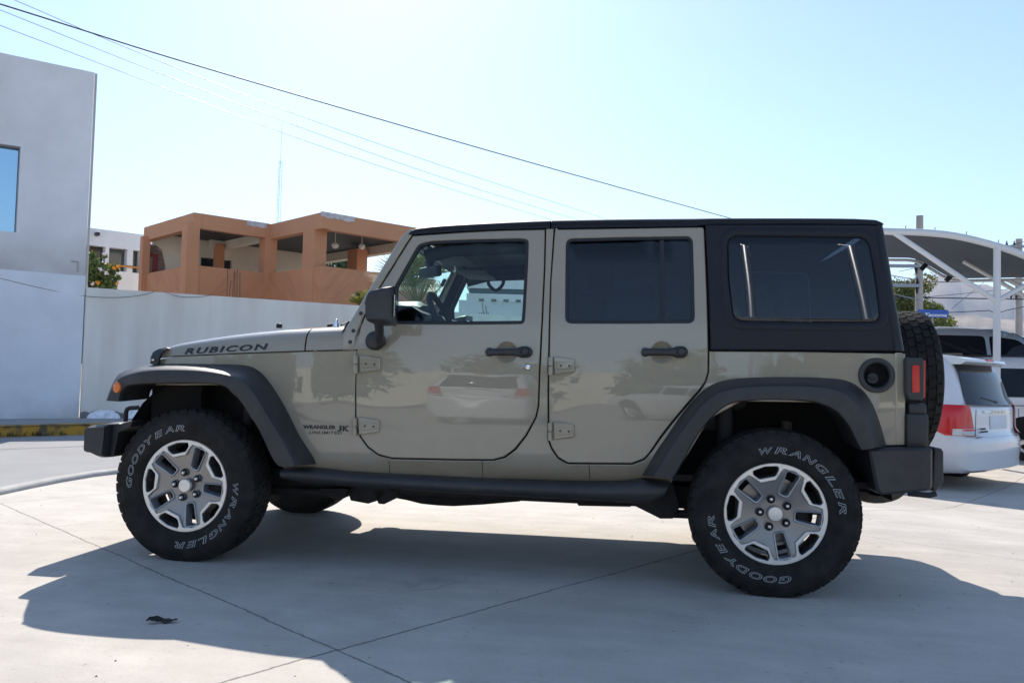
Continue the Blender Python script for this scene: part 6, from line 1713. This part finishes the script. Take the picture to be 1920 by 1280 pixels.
# silver pickup / SUV beyond, facing right
SU = spline([(-4.9, .5), (-4.85, 1.0), (-3.5, 1.15), (-3.2, 1.22), (-2.45, 1.70), (-2.0, 1.80), (-1.0, 1.83), (-.35, 1.76), (-.2, 1.3), (-.05, 1.1), (-.02, .5), (-.3, .32), (-2.5, .3), (-4.6, .32)], 3, True)
def suv(label, m, group):
    root = thing('parked_suv', label, 'car', group=group); sh = Shell(SU, .97, 1.12, r=.16, tum=.24, rearbow=.08); build_shell(sh, root, m)
    for sd in (1, -1):
        patch(sh, rpoly([(-.45, 1.17), (-2.0, 1.16), (-1.95, 1.66), (-.75, 1.68), (-.5, 1.55)], .08, 4), sd, .006).build('side_window', cargl, root, smooth=60)
        patch(sh, rpoly([(-2.06, 1.16), (-3.05, 1.15), (-2.45, 1.60), (-2.02, 1.66)], .06, 4), sd, .006).build('side_window', cargl, root, smooth=60)
        for x in (-.95, -3.95):
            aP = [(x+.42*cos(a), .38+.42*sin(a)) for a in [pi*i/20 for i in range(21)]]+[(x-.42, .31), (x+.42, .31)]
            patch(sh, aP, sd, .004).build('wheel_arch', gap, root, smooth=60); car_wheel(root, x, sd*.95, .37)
        MB().box((-2.95, sd*1.10-.10, 1.12), (-2.78, sd*1.10+.06, 1.26), .03).build('side_mirror', trimb, root)
    mb = MB(); mb.grid([[(x_, y_*w__, z_) for y_ in (-1, -.5, 0, .5, 1)] for x_, z_, w__ in ((-3.22, 1.24, .80), (-2.85, 1.49, .77), (-2.42, 1.735, .68))]); mb.build('windscreen', cargl, root, smooth=60)
    rear_sheet(sh, [(1.2, -.7, .7), (1.5, -.66, .66), (1.68, -.6, .6)], .01).build('rear_window', cargl, root)
    return root
s1 = suv('silver SUV with dark windows behind the white minivan, under the canopy', silverp, 'cars under the canopy')
def roofplace(o, px, py, dep, zroof, hd, lx):
    """put the roof point lx of the car under a pixel at the given distance"""
    p = atdist(px, py, dep); Rm = Matrix.Rotation(hd, 4, 'Z'); L = Vector((p.x, p.y, 0))-(Rm @ Vector((lx, 0, 0))); L.z = -.2; o.location = L; o.rotation_euler = (0, 0, hd)
dS = None
best = None
for i in range(60):
    d_ = 12+i*.3; z = atdist(1800, 617, d_).z
    if best is None or abs(z-1.83) < best[0]: best = (abs(z-1.83), d_)
print('suv dist', best)
roofplace(s1, 1800, 617, 17.5, 1.83, radians(180-12), -1.85); s1.scale = (1.1, 1.1, 1.1); s1.location.z = atdist(1800, 617, 17.5).z-1.83*1.1
s2 = copy_tree(s1); s2['label'] = 'second SUV whose windscreen shows at the right edge beyond the white post'
roofplace(s2, 1890, 632, 22, 1.83, radians(180-12), -1.7); s2.location.z = atdist(1890, 632, 22).z-1.83*1.1

# ================================================================== behind the viewer: what the doors and glass reflect
m3 = copy_tree(mv); m3['label'] = 'white minivan behind the viewer, mirrored in the front door'; m3.location = (-.6, -11.5, 0); m3.rotation_euler = (0, 0, radians(90))
m4 = copy_tree(mv); m4['label'] = 'white minivan behind the viewer, mirrored beside the rear door'; m4.location = (5.2, -14.0, 0); m4.rotation_euler = (0, 0, radians(60))
for i, (x_, y_, h, w_) in enumerate(((-9, -27, 4.4, 6), (-2.5, -30, 3.8, 6), (3.6, -29, 4.2, 6.5), (9.5, -25, 4.8, 6), (15, -22, 4.2, 6), (-16, -22, 4.4, 6))):
    lab = ['second from the left', 'third from the left', 'fourth from the left', 'fifth from the left', 'farthest to the right', 'farthest to the left'][i]
    tree('street_tree', 'bushy green tree behind the viewer, %s in the row' % lab, (x_, y_), h, w_, 1800, .30, leaf_mid, group='trees behind the viewer', low=.2)
bb = thing('low_building', 'long low cream building behind the viewer', 'building', (0, -36, 0))
mb = MB(); mb.box((-34, -6, 0), (34, 0, 3.4)); mb.build('wall', cream, bb)
mb = MB()
for i in range(8): mb.box((-30+i*8, -.05, 1.0), (-27.5+i*8, .04, 2.4))
explode(mb.build('window', mat('dark_openings', (.03, .03, .035), rough=.3), bb))
postw = mat('brushed_steel', (.85, .86, .88), rough=.28, metal=1.0)
for x_, y_, lab in ((3.85, -7.2, 'bright steel post behind the viewer, left of the pair'), (5.35, -7.2, 'bright steel post behind the viewer, right of the pair')):
    o = MB().tube([(x_, y_, -.05), (x_, y_, 7.5)], .08, 16).build('steel_post', postw, smooth=50); tag(o, lab, 'post', 'posts behind the viewer')

# ---- dead leaf on the concrete
q = ground(302, 1167); mb = MB(); rr = []
for i in range(9):
    t = i/8; wv = .6*.035*sin(pi*t)**.7*(1+.4*sin(9*t)); x_ = -.055+.11*t
    rr.append([(x_, -wv+.01*sin(17*t), .006+.012*sin(7*t)+.004), (x_, -wv*.5, .022+.010*sin(11*t)), (x_, wv*.2, .010+.008*cos(8*t)), (x_+.01, wv*.9+.008*cos(21*t), .026+.014*sin(5*t+1))])
mb.grid(rr); o = mb.build('dead_leaf', mat('dead_leaf_brown', (.03, .025, .022), rough=.8, noise=.5, nscale=60), smooth=80, normals=False)
o.location = (q.x, q.y, .003); o.rotation_euler = (0, 0, radians(20)); o.scale = (1, .9, .55); tag(o, 'dark crumpled dead leaf lying on the concrete in the shade of the hood', 'leaf')
mb = MB()
for i in range(420):
    x_, y_ = random.uniform(-2.5, 6.5), random.uniform(-2.6, 3.5); s_ = random.choice((.002, .003, .004, .006)); z_ = drop(x_, y_)
    if not inpoly(x_, y_, fo_): continue
    p_ = [(x_+s_*random.uniform(.6, 1.2)*cos(a), y_+s_*random.uniform(.6, 1.2)*sin(a), z_) for a in (0, 1.26, 2.5, 3.8, 5.0)]; t_ = (x_, y_, z_+s_*.8)
    mb.add(p_+[t_], [(k, (k+1) % 5, 5) for k in range(5)])
o = mb.build('grit', mat('grit_mixed', (.34, .29, .24), rough=.9, noise=.7, nscale=3), normals=False); o['kind'] = 'stuff'
HAZE = True
if HAZE:
    mb = MB(); mb.box((-3600, -3600, -12), (3600, 3600, 380)); hz = bpy.data.materials.new('haze'); hz.use_nodes = True; N = hz.node_tree.nodes; N.clear()
    o_ = N.new('ShaderNodeOutputMaterial'); pv = N.new('ShaderNodeVolumePrincipled'); pv.inputs['Color'].default_value = (.70, .82, 1, 1); pv.inputs['Density'].default_value = .00022; pv.inputs['Anisotropy'].default_value = 0
    hz.node_tree.links.new(pv.outputs[0], o_.inputs['Volume']); o = mb.build('haze', hz); o['kind'] = 'stuff'
